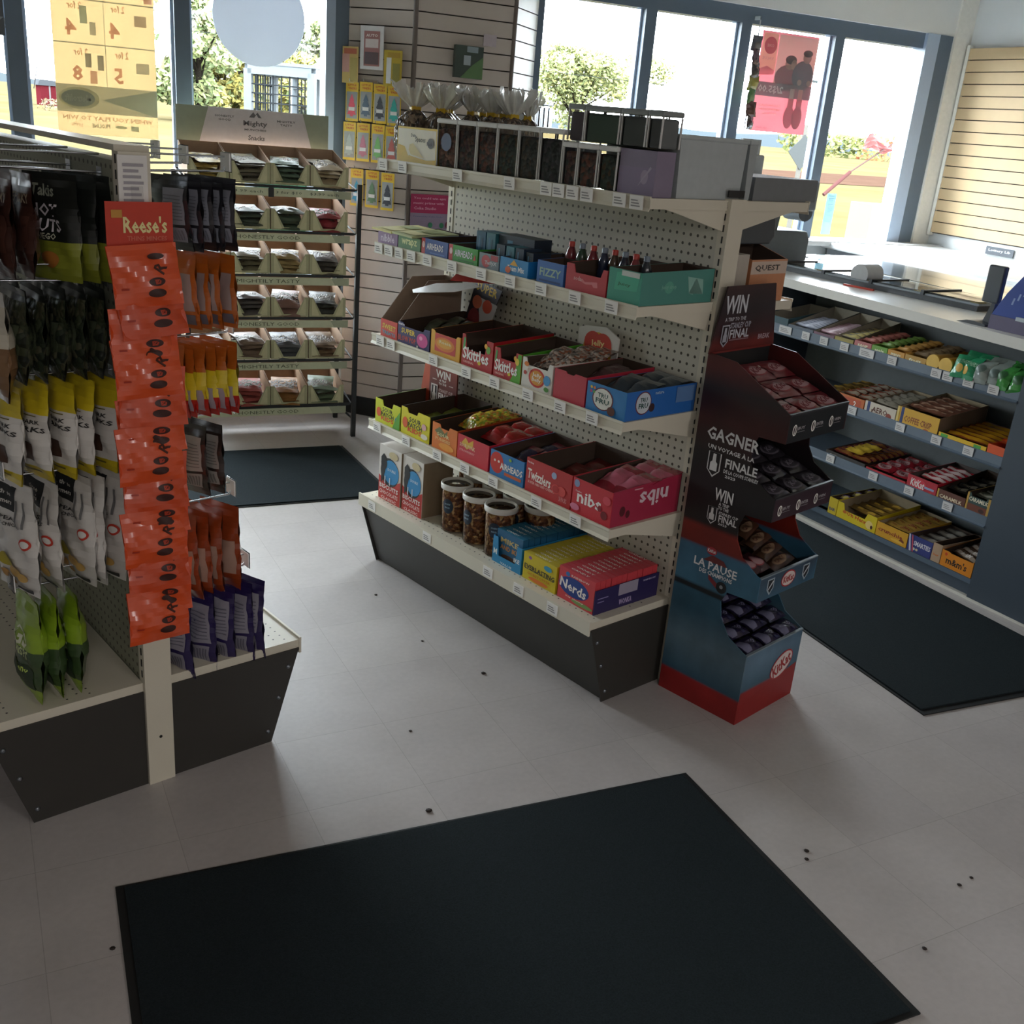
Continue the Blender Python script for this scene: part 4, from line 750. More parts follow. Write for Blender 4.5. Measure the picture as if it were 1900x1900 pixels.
# nut bags tied with yellow clips
BAGN = speckle('bagged_nuts', ['#4a4038', '#5c4c40', '#6a5a4c', '#35302c', '#837362'], 110, .22, .5, .0)
FILM = mat('#dddcd6', .16, .25, nz=.3, scale=60, coat=.8, alpha=.72)
def nutbag(seed):
    t = thing('tied_nut_bag', 'x', 'bag'); rr = random.Random(seed)
    n = 26; v = []; prof = [(.030, 0), (.050, .008), (.058, .035), (.059, .062), (.048, .084), (.024, .098), (.011, .104)]
    for r, z in prof:
        for i in range(n): a = 2*PI*i/n; k = 1+.09*math.sin(a*5+seed)*(.4+z*8)+.05*math.sin(a*11+seed*2); v.append((r*k*math.cos(a), r*k*math.sin(a)*.85, z))
    MB().add(v, [(j*n+i, j*n+(i+1) % n, (j+1)*n+(i+1) % n, (j+1)*n+i) for j in range(len(prof)-1) for i in range(n)], BAGN, True).build('bag_body', t)
    v = []; n = 64; prof = [(.011, .104), (.030, .114), (.048, .126), (.060+.012*rr.random(), .142+.008*rr.random())]
    for j, (r, z) in enumerate(prof):
        for i in range(n): a = 2*PI*i/n; k = 1+(.10+.14*j/3)*math.sin(a*11+seed)+.12*math.sin(a*4+seed)+.06*math.sin(a*23+seed*j); v.append((r*k*math.cos(a), r*k*math.sin(a)*.6, z+(.007*math.sin(a*7+seed*3)+.005*math.sin(a*17+seed) if j == 3 else 0)))
    MB().add(v, [(j*n+i, j*n+(i+1) % n, (j+1)*n+(i+1) % n, (j+1)*n+i) for j in range(3) for i in range(n)], FILM, True).build('ruffled_top', t)
    MB().box(-.016, -.012, .097, .016, .012, .109, mat('#c8a41c', .5)).build('tie', t, bevel=.003)
    return t
for i, (u, v) in enumerate([(2.10, 2.96), (2.18, 2.90), (2.24, 2.965), (2.235, 2.83), (2.24, 2.73), (2.24, 2.63), (2.33, 2.90), (2.33, 2.78), (2.33, 2.66), (2.13, 2.855)]):
    o = nutbag(i); o.scale = (1.05, 1.05, 1.58); o.location = G(u, v, Z5); o.rotation_euler = (0, 0, i*1.3); o['label'] = 'clear bag of nuts tied with a yellow clip, %s of the cluster behind the tubs' % ORD[i]; o['group'] = 'tied nut bags'
# goods on the far side of the middle gondola, seen past its near end
def quest(): 
    mb = carton_mesh(.17, .13, .12, .155, mat('#c98a64', .6), side=mat('#c08058', .6), arts=[('r', 0, .66, 1, .96, '#cdb8a8'), ('t', 'QUEST', .45, .80, .7, .16, '#4a4440')])
    return mb
tag(quest().build('protein_bar_box', None, G(2.47, 1.808, 1.1815), RN), 'peach protein bar box on the far side of the middle gondola, above the contest stand', 'box')
tag(MB().box(0, 0, 0, .07, .2, .135, mat('#b4aca0', .6)).build('snack_box', None, G(2.39, 1.812, 1.1815), RN), 'plain beige box left of the peach box on the far side', 'box')
db = MB().prism([(0, 0), (.17, 0), (.19, .02), (.185, .07), (.15, .085), (.03, .085), (.0, .06)], 0, .2, mat('#44494e', .4), 'y')
tag(db.build('dark_case', None, G(2.44, 1.86, 1.338), RN, bevel=.004), 'dark rounded case on top of the peach box', 'case')
for i, (u, w, h, c) in enumerate([(2.42, .12, .16, '#7d8a90'), (2.55, .12, .13, '#9a8070')]):
    tag(MB().box(0, 0, 0, w, .3, h, mat(c, .6)).build('snack_box', None, G(u, 1.83, .8965), RN), ['blue-grey', 'tan'][i]+' box low on the far side of the middle gondola', 'box')

# ------------------------------------------------------------------ contest floor stand
KA = GA+math.radians(3.5); ks = thing('contest_stand', 'dark and ice-blue cardboard candy stand with four trays beside the middle gondola', 'display stand', G(2.300, 1.484, 0), KA)
KW, KD = .310, .285
def kf(x, y, z):
    c, s = math.cos(KA), math.sin(KA); o = G(2.300, 1.484, 0); return (o[0]+x*c-y*s, o[1]+x*s+y*c, z)
SIDE = zprint('stand_side', [(0, '#8e1c1c'), (.075, '#8e1c1c'), (.082, '#2c4f62'), (.20, '#5d7684'), (.30, '#2c5468'), (.36, '#2f5a70'), (.365, '#161c20'), (.378, '#161c20'), (.383, '#3a6880'), (.50, '#34607a'), (.508, '#6e2018'), (.56, '#7a2218'), (.575, '#1a1616'), (.66, '#171518'), (.78, '#1c1618'), (.88, '#42181a'), (.97, '#221618'), (1.03, '#521c1a')], nz=.7)
prof = [(0, 0), (0, .23), (.015, .235), (.07, .262), (.105, .31), (.115, .36), (.10, .395), (0, .40), (0, .475), (.015, .48), (.07, .515), (.095, .56), (.10, .60), (.085, .64), (0, .645), (0, .713), (.015, .718), (.07, .75), (.095, .79), (.10, .83), (.085, .868), (0, .87), (0, .95), (.19, 1.052), (KD, 1.06), (KD, 0)]
for x0, nm in ((0, 'side_panel'), (KW-.004, 'side_panel')): 
    mb = MB().prism(prof, x0, x0+.004, SIDE, 'x')
    if x0 == 0:
        M = Matrix.Translation((-.0006, KD, 0)) @ Matrix.Rotation(-PI/2, 4, 'Z')     # reader's x runs from the rear edge to the front edge
        W_ = '#dfe0e0'
        def tx(s, x, z, w, h, c=W_, **k): mb.text(s, x, z, mat(c, .5, nz=0), w=w, h=h, y=-.001, M=M, **k)
        tx('GAGNER', .125, .840, .175, .036, rot=-.02); tx('UN VOYAGE À LA', .125, .803, .155, .016, rot=-.02); tx('FINALE', .165, .768, .105, .026); tx('DE LA COUPE STANLEY', .168, .744, .115, .011); tx('2023', .135, .730, .035, .009)
        tx('WIN', .125, .672, .062, .036); tx('A TRIP', .13, .646, .036, .010); tx('TO THE', .13, .634, .036, .010); tx('STANLEY CUP', .15, .620, .066, .009); tx('FINAL', .15, .604, .062, .020); tx('2023', .135, .588, .03, .007)
        for cx, cz, s in ((.075, .755, 1.0), (.095, .607, .72)):
            sh = lambda k: [(cx-.022*k*s, cz+.034*s), (cx+.022*k*s, cz+.034*s), (cx+.022*k*s, cz-.018*s), (cx, cz-.036*s*(k+.1)), (cx-.022*k*s, cz-.018*s)]
            mb.poly(sh(1), -.0006, mat(W_, .5), M); mb.poly(sh(.84), -.0012, mat('#1c1a1c', .5), M)
            mb.poly([(cx-.005*s, cz+.030*s), (cx+.005*s, cz+.030*s), (cx+.006*s, cz+.008*s), (cx+.012*s, cz+.003*s), (cx+.012*s, cz-.020*s), (cx-.012*s, cz-.020*s), (cx-.012*s, cz+.003*s), (cx-.006*s, cz+.008*s)], -.0018, mat(W_, .5), M)
        tx('LA PAUSE', .135, .455, .150, .026); tx('DES CHAMPIONS', .140, .432, .115, .014)
        mb.poly([(.09, .466), (.12, .488), (.16, .482), (.175, .466)], -.0005, mat('#6a2c2c', .5), M); mb.disc(.115, .500, .018, -.0008, mat('#a8323a', .5), 18, .012, M=M); tx('KitKat', .115, .500, .028, .010)
        mb.disc(.165, .402, .018, -.0008, mat('#15181b', .4), 20, M=M); mb.disc(.165, .404, .006, -.0014, mat('#8a9298', .4), 12, M=M); mb.poly([(.115, .428), (.155, .405), (.15, .392), (.118, .412)], -.0006, mat('#7c2c30', .5), M)
    mb.build(nm, ks)
MB().box(.004, KD-.004, 0, KW-.004, KD, 1.06, mat('#161618', .7)).build('back_panel', ks)
FZ = zprint('stand_front', [(0, '#8e1c1c'), (.10, '#8e1c1c'), (.108, '#33586c'), (.2, '#5a7890'), (.36, '#35617a'), (.56, '#3a3038'), (.64, '#3c2630'), (.72, '#301c26'), (.80, '#181a1d'), (1.0, '#1c1e20')], nz=.6)
INB = mat('#15140f', .8)
for k, (a, b_, back) in enumerate([(0, .23, .335), (.40, .475, .565), (.645, .713, .79), (.87, .95, 1.045)]):
    t = MB().box(.004, 0, a, KW-.004, .004, b_, FZ)
    if k == 0: 
        t.poly([(.004, 0), (KW-.004, 0), (KW-.004, .115), (.004, .060)], -.0004, mat('#8e1c1c', .5))
        t.disc(.215, .135, .062, -.0008, mat('#a9242c', .5), 26, .040, rot=.42); t.disc(.215, .135, .057, -.0012, mat('#d8c8c4', .5), 26, .035, rot=.42)
        t.text('KitKat', .215, .135, mat('#a01c24', .5, nz=0), w=.098, h=.040, y=-.0018, rot=.42, shear=.1)
    if k == 1:
        t.disc(.155, .440, .038, -.0008, mat('#a9242c', .5), 26, .026); t.disc(.155, .440, .034, -.0012, mat('#d8c8c4', .5), 26, .022); t.text('KitKat', .155, .440, mat('#a01c24', .5, nz=0), w=.056, h=.022, y=-.0018)
        for cx in (.06, .25): 
            t.poly([(cx-.018, .462), (cx+.018, .462), (cx+.018, .43), (cx, .410), (cx-.018, .43)], -.0008, mat('#9fb0bc', .5)); t.poly([(cx-.013, .458), (cx+.013, .458), (cx+.013, .432), (cx, .417), (cx-.013, .432)], -.0012, mat('#20242a', .5)); t.poly([(cx-.012, .432), (cx+.010, .455), (cx+.013, .450), (cx-.009, .428)], -.0016, mat('#c8ccd0', .5))
    if k > 1:
        for i, s in enumerate(('BUY', 'ENTER', 'WIN')):
            cx = .035+.095*i; t.disc(cx, (a+b_)/2-.006, .011, -.0008, WTXT, 18, .016); t.disc(cx, (a+b_)/2-.006, .0075, -.0012, mat('#2a1a1e', .5), 18, .012); t.poly([(cx-.002, (a+b_)/2-.016), (cx+.0015, (a+b_)/2-.016), (cx+.0025, (a+b_)/2+.004), (cx-.001, (a+b_)/2+.004)], -.0016, WTXT)
            t.text(s, cx+.034, (a+b_)/2-.003, mat('#a8a4a8', .5, nz=0), w=.036, h=.009, y=-.0008); t.poly([(cx+.014, (a+b_)/2-.014), (cx+.052, (a+b_)/2-.014), (cx+.052, (a+b_)/2-.0125), (cx+.014, (a+b_)/2-.0125)], -.0008, mat('#8a888c', .5))
    # folded top edge and sloping shelf of the tray
    t.box(.002, -.002, b_-.003, KW-.002, .006, b_+.001, mat('#7c8a92' if k < 2 else '#3c3c40', .5))
    fl0 = b_-.055
    t.add([(.004, .004, fl0), (KW-.004, .004, fl0), (KW-.004, KD-.005, back-.045), (.004, KD-.005, back-.045)], [(0, 1, 2, 3)], INB)
    t.build('tray', ks)
hdm = zprint('stand_header', [(0, '#5a1c1a'), (.02, '#6a201c'), (.05, '#3a1a1e'), (.12, '#241820'), (.2, '#3a1c1c')], nz=.7)
h_ = MB().prism([(-.004, 0), (KW+.01, 0), (KW-.035, .185), (.035, .185)], 0, .005, hdm, 'y')
art(h_, .30, .185, [('t', 'WIN', .30, .72, .36, .28, '#c9ccd2'), ('t', 'A TRIP TO THE', .32, .50, .34, .06, '#b8b8c0'), ('t', 'STANLEY CUP', .42, .40, .34, .09, '#a8a8b4'), ('t', 'FINAL', .42, .27, .32, .14, '#c0c2ca'), ('r', .26, .17, .58, .19, '#8a6a70'), ('t', 'BREAK', .85, .18, .2, .08, '#b8a0a8'),
                    ('p', [(.12, .42), (.24, .42), (.24, .16), (.18, .08), (.12, .16)], '#a8aab4'), ('p', [(.135, .40), (.225, .40), (.225, .17), (.18, .11), (.135, .17)], '#2a1c22'), ('p', [(.165, .38), (.195, .38), (.2, .28), (.21, .26), (.21, .16), (.15, .16), (.15, .26), (.16, .28)], '#a8aab4'), ('r', 0, 0, 1, .03, '#782420')])
h_.build('header_board', ks, (0, KD-.006, 1.055), rot=(.02, 0, 0))
# packs in the stand's trays
def packs(n, cols, x0, x1, y0, y1, z0, z1, w, h, m, items, labf, group, tilt, name='candy_pack', d=.016, cat='candy', yaw=0):
    base = None
    for i in range(n):
        c, r = i % cols, i//cols; rows = (n+cols-1)//cols
        x = x0+(x1-x0)*(c+.5)/cols; f = (r+.5)/rows; y = y0+(y1-y0)*f; z = z0+(z1-z0)*f
        if base is None: base = bag_mesh(w, h, d, [(1, m)], seed=2, arts=items, nx=7, nz=9, sag=0, crimp=.08).build(name); o = base
        else: o = base.copy(); COL.objects.link(o)
        M = Matrix.Rotation(KA+yaw+R.uniform(-.09, .09), 4, 'Z') @ Matrix.Rotation(-PI/2+tilt+R.uniform(-.05, .05), 4, 'X')
        o.rotation_euler = M.to_euler(); o.location = Vector(kf(x, y, z))+M.to_3x3() @ Vector((0, 0, h/2))
        tag(o, labf % ORD[i], cat, group)
KKA = [('d', .5, .5, .38, .30, '#8a3a40'), ('d', .5, .5, .34, .26, '#a07c80'), ('t', 'KitKat', .5, .5, .58, .24, '#6a2028', .2)]
tl = math.atan2(.095, .25)
packs(9, 3, .006, KW-.006, .008, KD-.02, .928, 1.012, .092, .088, FOIL('#72262e', .38), KKA, 'dark red wafer pack in the stand\'s top tray, %s counting from the front left', 'red wafer packs', tl)
packs(9, 3, .006, KW-.006, .010, KD-.05, .700, .765, .092, .082, FOIL('#2a272d', .3), [('d', .5, .5, .40, .32, '#5a555e'), ('d', .5, .5, .34, .26, '#2e2a32'), ('t', 'KitKat', .5, .5, .5, .22, '#6a646e', .2)], 'black wafer pack in the stand\'s second tray, %s counting from the front left', 'black wafer packs', tl)
packs(4, 1, .10, .24, .03, .20, .455, .535, .15, .05, FOIL('#4a3426', .35), [('d', .5, .5, .3, .32, '#8a7058'), ('t', 'CHUNKY', .5, .5, .45, .3, '#5a3028')], 'brown wafer bar in the stand\'s third tray, %s from the front', 'brown wafer bars', tl, yaw=.25)
packs(2, 2, .012, .09, .02, .12, .462, .50, .06, .08, FOIL('#3a1c24', .3), KKA[:2], 'dark red bar at the left of the stand\'s third tray, %s', 'dark red bars', tl)
packs(12, 3, .006, KW-.006, .008, KD-.06, .218, .315, .088, .058, FOIL('#211b38', .35), [('r', .05, .1, .35, .9, '#6a6a84'), ('t', 'OREO', .65, .6, .5, .3, '#8a8aa8'), ('d', .7, .25, .12, .15, '#3a3a5a')], 'dark purple wafer pack in the stand\'s lowest tray, %s counting from the front left', 'purple wafer packs', tl)

# ------------------------------------------------------------------ checkout counter with candy shelves
CA = math.radians(6.0); dcx, dcy = -math.sin(CA), math.cos(CA); ncx, ncy = math.cos(CA), math.sin(CA)
def Cn(s, d, z): return (3.225+dcx*s+ncx*d, 2.85+dcy*s+ncy*d, z)
RC = CA-PI/2                                   # local x = -s, y = into the counter
NAVY = mat('#39444f', .5, nz=.05, scale=10); NAV2 = mat('#566472', .42, nz=.05)
ct = thing('checkout_counter', 'slate blue checkout counter with white top and open candy shelves', 'counter', Cn(1.12, 0, 0), RC)
CL = 1.395                                     # local x of the solid end panel
MB().box(0, .02, .012, CL, .05, .085, mat('#3c4854', .5)).box(0, .0, .0, 2.4, .02, .012, mat('#c9c6bc', .5)).build('toe_board', ct)
MB().box(0, .0, .065, CL, .36, .085, NAV2).build('base_shelf', ct)
MB().box(CL, -.002, .012, 2.4, .36, .985, NAVY).build('end_panel', ct)
MB().box(0, .36, .012, 2.4, .40, .985, mat('#6b7274', .6)).build('back_panel', ct)
MB().box(-.02, .0, .012, 0, .40, .985, NAVY).build('end_panel', ct)
for z, tg in ((.348, (.525, .28, .09, -.10)), (.588, (.46, .20, .02, -.13)), (.842, (.93, .80, .69, .57, .445, .31, .09, .035, -.06, -.17))):
    sh = MB().box(0, .006, z-.024, CL, .355, z-.016, NAV2).build('shelf', ct)
    MB().prism([(.006, z), (0, z), (-.002, z-.034), (-.010, z-.040), (-.008, z-.045), (.006, z-.040)], 0, CL, NAV2, 'x').build('price_channel', sh)
    for s in tg: 
        price_tag(sh, 1.12-s, -.0045, z-.019, 0, mat('#c9c8c6', .6), w=.046 if s not in (.93, .445) else .078, h=.034)
# white top: its front edge runs slightly askew to the shelving
ctop = MB().prism([(3.235, 1.9), (4.02, 1.9), (4.02, 4.75), (3.225, 4.75)], .990, 1.030, mat('#cfcdc6', .25, nz=.03), 'z')
tag(ctop.build('countertop', None), 'long pale countertop running along the top of the checkout counter', 'countertop')
def place_C(name, lab, s1, s0, z, d, hf, hb, col, d0=.004, **k):
    o = carton_mesh(s1-s0, d, hf, hb, C(col), **k).build(name, None, Cn(s1, d0, z), RC); return tag(o, lab, 'carton')
def frC(s1, d0=.004): return lambda x, y, z: Cn(s1-x, d0+y, z)
def bars(s1, s0, z, n, m, labf, group, y0=.03, y1=.26, items=None, m2=None, w=None, h=.036, cols=1, d=.014, lift=.004, yaw=0, tilt=.12, step=0):
    w = w or (s1-s0-.012)/cols
    base = None
    for i in range(n):
        c, r = i % cols, i//cols; rows = (n+cols-1)//cols
        x = (s1-s0)*(c+.5)/cols; y = y0+(y1-y0)*(r+.5)/rows
        if base is None: base = bag_mesh(w, h, d, [(.25, m), (.75, m2 or m), (1, m)], seed=4, arts=items, nx=6, nz=6, sag=0, crimp=.05).build('candy_bar'); o = base
        else: o = base.copy(); COL.objects.link(o)
        M = Matrix.Rotation(RC+yaw+R.uniform(-.05, .05), 4, 'Z') @ Matrix.Rotation(-PI/2+tilt+R.uniform(-.04, .04), 4, 'X')
        p = Vector(Cn(s1-x, .004+y, z+d*.6+lift*r)); o.rotation_euler = M.to_euler(); o.location = p+M.to_3x3() @ Vector((0, 0, h/2))
        tag(o, labf % ORD[min(13, i)], 'candy bar', group)
KR = mat('#a8977a', .8)
# bottom shelf
zb = .0865
place_C('candy_carton', 'yellow carton with purple bars at the far end of the counter\'s bottom shelf', .49, .442, zb, .28, .075, .085, '#c8b02a', arts=[('t', 'BAR', .5, .3, .7, .2, '#2a3a6a')])
place_C('candy_carton', 'bright yellow peanut bar carton on the counter\'s bottom shelf', .438, .217, zb, .27, .072, .10, '#d4bc20', inner=KR, arts=[('t', 'Oh Henry!', .55, .42, .6, .34, '#b83018', -.04), ('d', .84, .36, .09, .26, '#e8cc80'), ('d', .9, .28, .03, .12, '#4a2c1c'), ('d', .2, .5, .05, .1, '#c86a20')], notch=(.14, .76, .03))
place_C('candy_carton', 'golden orange carton with dark red lettering on the counter\'s bottom shelf', .213, .05, zb, .27, .062, .085, '#d09a26', inner=KR, arts=[('t', 'crunchie', .46, .55, .8, .30, '#8a2c20'), ('d', .84, .3, .08, .14, '#7a3c1c'), ('d', .7, .2, .2, .1, '#e0b040')])
place_C('candy_carton', 'blue and white striped carton on the counter\'s bottom shelf', .046, -.072, zb, .26, .070, .075, '#343c78', arts=[('t', 'SMARTIES', .6, .55, .7, .30, '#e0dce0'), ('d', .3, .2, .05, .08, '#c8d0c0'), ('d', .42, .2, .05, .08, '#c8b890'), ('p', [(.0, 1), (.06, 1), (.2, 0), (.12, 0)], '#c8c8d8'), ('p', [(.12, 1), (.18, 1), (.3, 0), (.24, 0)], '#b85060')])
place_C('candy_carton', 'beige carton on the counter\'s bottom shelf beside the orange one', -.075, -.118, zb, .26, .078, .08, '#b0947a', arts=[('t', 'bar', .5, .4, .6, .12, '#c86a20')])
place_C('candy_carton', 'orange carton with big black letters at the near end of the counter\'s bottom shelf', -.121, -.268, zb, .25, .066, .085, '#d4821c', arts=[('t', "m&m's", .5, .46, .66, .46, '#2a1c14'), ('d', .14, .8, .04, .1, '#c84a20')], notch=(.22, 1.0, .004))
bars(.49, .442, zb+.065, 3, FOIL('#6a5a90'), 'purple wrapped bar in the far yellow carton, %s', 'purple bars', m2=FOIL('#c8b870'))
bars(.438, .217, zb+.04, 4, FOIL('#8a6a30'), 'gold-brown peanut bar in the bright yellow carton, %s', 'peanut bars', items=[('r', .2, .3, .8, .6, '#c8a040')], y0=.05)
bars(.213, .05, zb+.05, 5, FOIL('#a8843c'), 'gold wrapped bar in the golden orange carton, %s from the front', 'gold bars', items=[('t', 'crunchie', .5, .5, .6, .4, '#7a2c28')])
bars(.046, -.072, zb+.045, 4, FOIL('#6a6460'), 'grey-white bar in the blue striped carton, %s', 'grey-white bars', m2=FOIL('#9a948a'))
bars(-.121, -.268, zb+.052, 5, FOIL('#5a4030'), 'brown candy bag in the orange carton, %s from the front', 'brown bags', m2=FOIL('#a8988a'), yaw=-.3, items=[('t', 'M&M', .5, .5, .4, .5, '#d8d0c8')])
# third row (lip .348)
z3 = .3335
place_C('candy_carton', 'black carton of red and gold bars at the far end of the counter\'s third shelf', .565, .340, z3, .29, .028, .05, '#2a241f', arts=[('t', 'chunky', .2, .5, .2, .3, '#b8b0a0')])
bars(.555, .350, z3+.025, 14, FOIL('#6a2028', .22), 'dark red and gold wrapped wafer, %s of the heap', 'red and gold wafers', cols=2, m2=FOIL('#8a5a30', .2), lift=.002, y1=.28)
bars(.50, .40, z3+.045, 3, FOIL('#d8b840', .2), 'shiny gold bar lying on the red heap, %s', 'gold bars on the heap', y1=.18)
place_C('candy_carton', 'bright red wafer carton holding packs with oval logos on the counter\'s third shelf', .332, .122, z3, .29, .022, .04, '#b02430')
bars(.328, .126, z3+.022, 8, FOIL('#a02834', .3), 'red wafer pack with pale oval logo, %s from the front', 'red oval-logo packs', cols=2, h=.062, items=[('d', .42, .5, .34, .34, '#a88a8a'), ('t', 'KitKat', .42, .5, .5, .34, '#8a2028'), ('r', .0, .9, 1, 1.0, '#d8404a')], lift=.003)
place_C('candy_carton', 'red wafer carton with taller front on the counter\'s third shelf', .116, -.030, z3, .29, .062, .085, '#a81e2c', inner=mat('#5a4c48', .7), arts=[('d', .42, .55, .22, .34, '#c83040'), ('t', 'KitKat', .36, .55, .46, .50, '#d8ccc8', -.05), ('r', .6, .42, .92, .56, '#8a98b8'), ('p', [(.7, .2), (.85, .3), (.82, .15)], '#c85a20')])
bars(.106, -.026, z3+.052, 5, FOIL('#b82c38', .2), 'red and white striped bar in the tall red carton, %s from the front', 'striped bars', m2=FOIL('#d8c0bc', .2), y0=.05, y1=.24, h=.03)
place_C('candy_carton', 'brown caramel bar carton on the counter\'s third shelf', -.034, -.165, z3, .29, .050, .10, '#5a3020', side=C('#211c18'), arts=[('t', 'CARAMILK', .5, .5, .8, .3, '#d8c8a8'), ('r', 0, 0, .06, 1, '#b8903c')])
place_C('candy_carton', 'dark teal caramel bar carton at the near end of the counter\'s third shelf', -.168, -.272, z3, .29, .082, .10, '#2c4440', side=C('#a8843c'), arts=[('t', 'CARAMILK', .5, .72, .82, .2, '#d8d0b8'), ('r', 0, 0, .08, 1, '#b8903c'), ('r', .9, 0, 1, 1, '#b8903c'), ('r', .1, 0, .9, .5, '#6a3420'), ('d', .7, .3, .12, .1, '#3a1c14')], notch=(.14, .86, .012))
bars(-.034, -.165, z3+.05, 4, FOIL('#1f1c18', .25), 'black and gold caramel bar in the brown carton, %s', 'black bars', items=[('r', .2, .3, .7, .7, '#4a4438')])
bars(-.168, -.272, z3+.065, 5, FOIL('#5a5c50', .25), 'greenish silver caramel bar in the teal carton, %s', 'silver bars', items=[('r', .1, .3, .9, .6, '#9a9888')])
# second row (lip .588)
z2 = .5735
place_C('candy_carton', 'golden carton at the far end of the counter\'s middle shelf', .66, .57, z2, .29, .045, .06, '#a8842c', inner=KR)
place_C('candy_carton', 'orange carton marked 2 on the counter\'s middle shelf', .565, .412, z2, .29, .052, .07, '#b8622c', inner=KR, arts=[('t', '2', .72, .5, .1, .5, '#e0d0c0'), ('r', .3, .1, .9, .85, '#b04a24'), ('t', '2', .68, .45, .1, .5, '#e8dcd0')])
place_C('candy_carton', 'cream bubbly chocolate carton on the counter\'s middle shelf', .406, .242, z2, .29, .056, .085, '#c9bfae', inner=KR, arts=[('r', .08, .0, .17, 1, '#24386a'), ('t', 'AERO', .50, .52, .5, .44, '#5a2c20'), ('d', .80, .3, .09, .25, '#8a4030'), ('r', .24, .1, .28, .5, '#5a3a2c')])
place_C('candy_carton', 'tall golden yellow carton on the counter\'s middle shelf', .236, .030, z2, .29, .078, .115, '#cfa02c', side=mat('#6b5844', .8), inner=KR, arts=[('r', .09, 0, .16, 1, '#22346a'), ('t', 'COFFEE CRISP', .52, .46, .66, .34, '#8a4a1c'), ('r', .45, .04, .62, .14, '#7a4020'), ('d', .74, .12, .08, .14, '#a85a2c'), ('r', 0, 0, .05, 1, '#d8c070')])
place_C('candy_carton', 'yellow and orange peanut butter stick carton on the counter\'s middle shelf', .022, -.195, z2, .27, .030, .036, '#d8b018', side=C('#6a7a2c'), arts=[('r', .05, .2, .2, .9, '#4a9a3a'), ('r', .75, .1, .9, .9, '#4a9a3a'), ('r', .25, .1, .7, .5, '#c85a1c')])
place_C('candy_carton', 'bright orange carton at the near end of the counter\'s middle shelf', -.200, -.274, z2, .27, .048, .05, '#d2521e', inner=C('#d2521e'))
bars(.66, .57, z2+.045, 4, FOIL('#a8883a', .3), 'gold bar in the far golden carton, %s', 'gold bars far', m2=FOIL('#5a4420'))
bars(.565, .412, z2+.048, 10, FOIL('#9a5038', .25), 'orange-brown wrapped bar in the carton marked 2, %s', 'orange-brown bars', m2=FOIL('#a89a88', .2), cols=2)
bars(.406, .242, z2+.052, 5, FOIL('#b0a898', .22), 'cream bubbly chocolate bar, %s from the front', 'cream bars', items=[('d', .6, .5, .3, .34, '#8a8474')])
bars(.236, .030, z2+.078, 5, FOIL('#8a5c48', .35), 'brown bar in the tall golden carton, %s from the front', 'brown coffee bars', items=[('r', .1, .4, .9, .6, '#b89880')], y0=.04)
bars(.022, -.195, z2+.026, 6, FOIL('#8a3c1c', .35), 'orange-red peanut butter stick, %s from the front', 'peanut butter sticks', m2=FOIL('#c8901c', .35))
bars(-.200, -.274, z2+.052, 3, FOIL('#c8481c', .3), 'bright orange bar at the near end of the middle shelf, %s', 'bright orange bars')
# top row (lip .842): gum and mints
z1 = .8275
place_C('gum_carton', 'dark teal gum carton at the far end of the counter\'s top shelf', 1.08, .93, z1, .28, .045, .085, '#2f4c54', inner=mat('#8a8478', .8))
place_C('gum_carton', 'gum carton with pale blue packs on the counter\'s top shelf', .925, .770, z1, .28, .025, .10, '#5a6470', inner=mat('#a09a8c', .8), side=mat('#5a5852', .7))
place_C('gum_carton', 'gum carton with pink packs on the counter\'s top shelf', .765, .645, z1, .28, .025, .10, '#7a5a68', inner=mat('#a8a090', .8), side=mat('#5a5852', .7))
place_C('gum_carton', 'carton with silver and yellow packs on the counter\'s top shelf', .640, .535, z1, .28, .030, .10, '#9a8c4a', inner=mat('#a8a090', .8), side=mat('#66604e', .7))
bars(.925, .770, z1+.025, 8, FOIL('#8a92a8', .4), 'pale blue gum pack, %s from the front', 'pale blue gum packs', h=.022, y1=.2, m2=FOIL('#b4b8c8', .4), lift=.003)
bars(.765, .645, z1+.025, 9, FOIL('#a8808e', .4), 'pale pink gum pack, %s from the front', 'pink gum packs', h=.02, y1=.2, m2=FOIL('#b8a0a8', .4), lift=.003)
bars(.640, .535, z1+.03, 6, FOIL('#8f8c80', .25), 'silver and yellow mint pack, %s from the front', 'silver mint packs', m2=FOIL('#b8aa6a', .3), y1=.24, lift=.004)
for i, (a, b_, c, lb) in enumerate([(.528, .435, '#b06a68', 'dusty pink'), (.432, .350, '#6a9a3a', 'leaf green'), (.347, .262, '#c08a30', 'amber'), (.258, .155, '#b0883a', 'ochre')]):
    place_C('gum_carton', lb+' gum carton on the counter\'s top shelf', a, b_, z1, .28, .036, .05, c, inner=C(c), arts=[('t', ['sour', 'apple', 'mango', 'fruit'][i], .5, .5, .6, .4, '#e0e0c0')])
    bars(a, b_, z1+.036, 6, FOIL(['#9a5a50', '#5c7a34', '#a87c3c', '#6e5a40'][i], .4), lb+' gum pack in its carton, %s from the front', lb+' packs', h=.024, y1=.25)
for i, (s, c, lb) in enumerate([(.122, '#b88a34', 'ochre'), (.062, '#c88c1c', 'amber')]):
    t = thing('mint_jar', lb+' round mint jar lying on the counter\'s top shelf', 'jar', Cn(s, .06, z1+.032), RC)
    b = MB(); n = 18; b.cyl((0, -.05, 0), (0, .04, 0), .030, FOIL(c, .3), n); b.build('jar_body', t)
    MB().cyl((0, -.058, 0), (0, -.05, 0), .031, mat('#d8b050', .35), 18).build('lid', t)
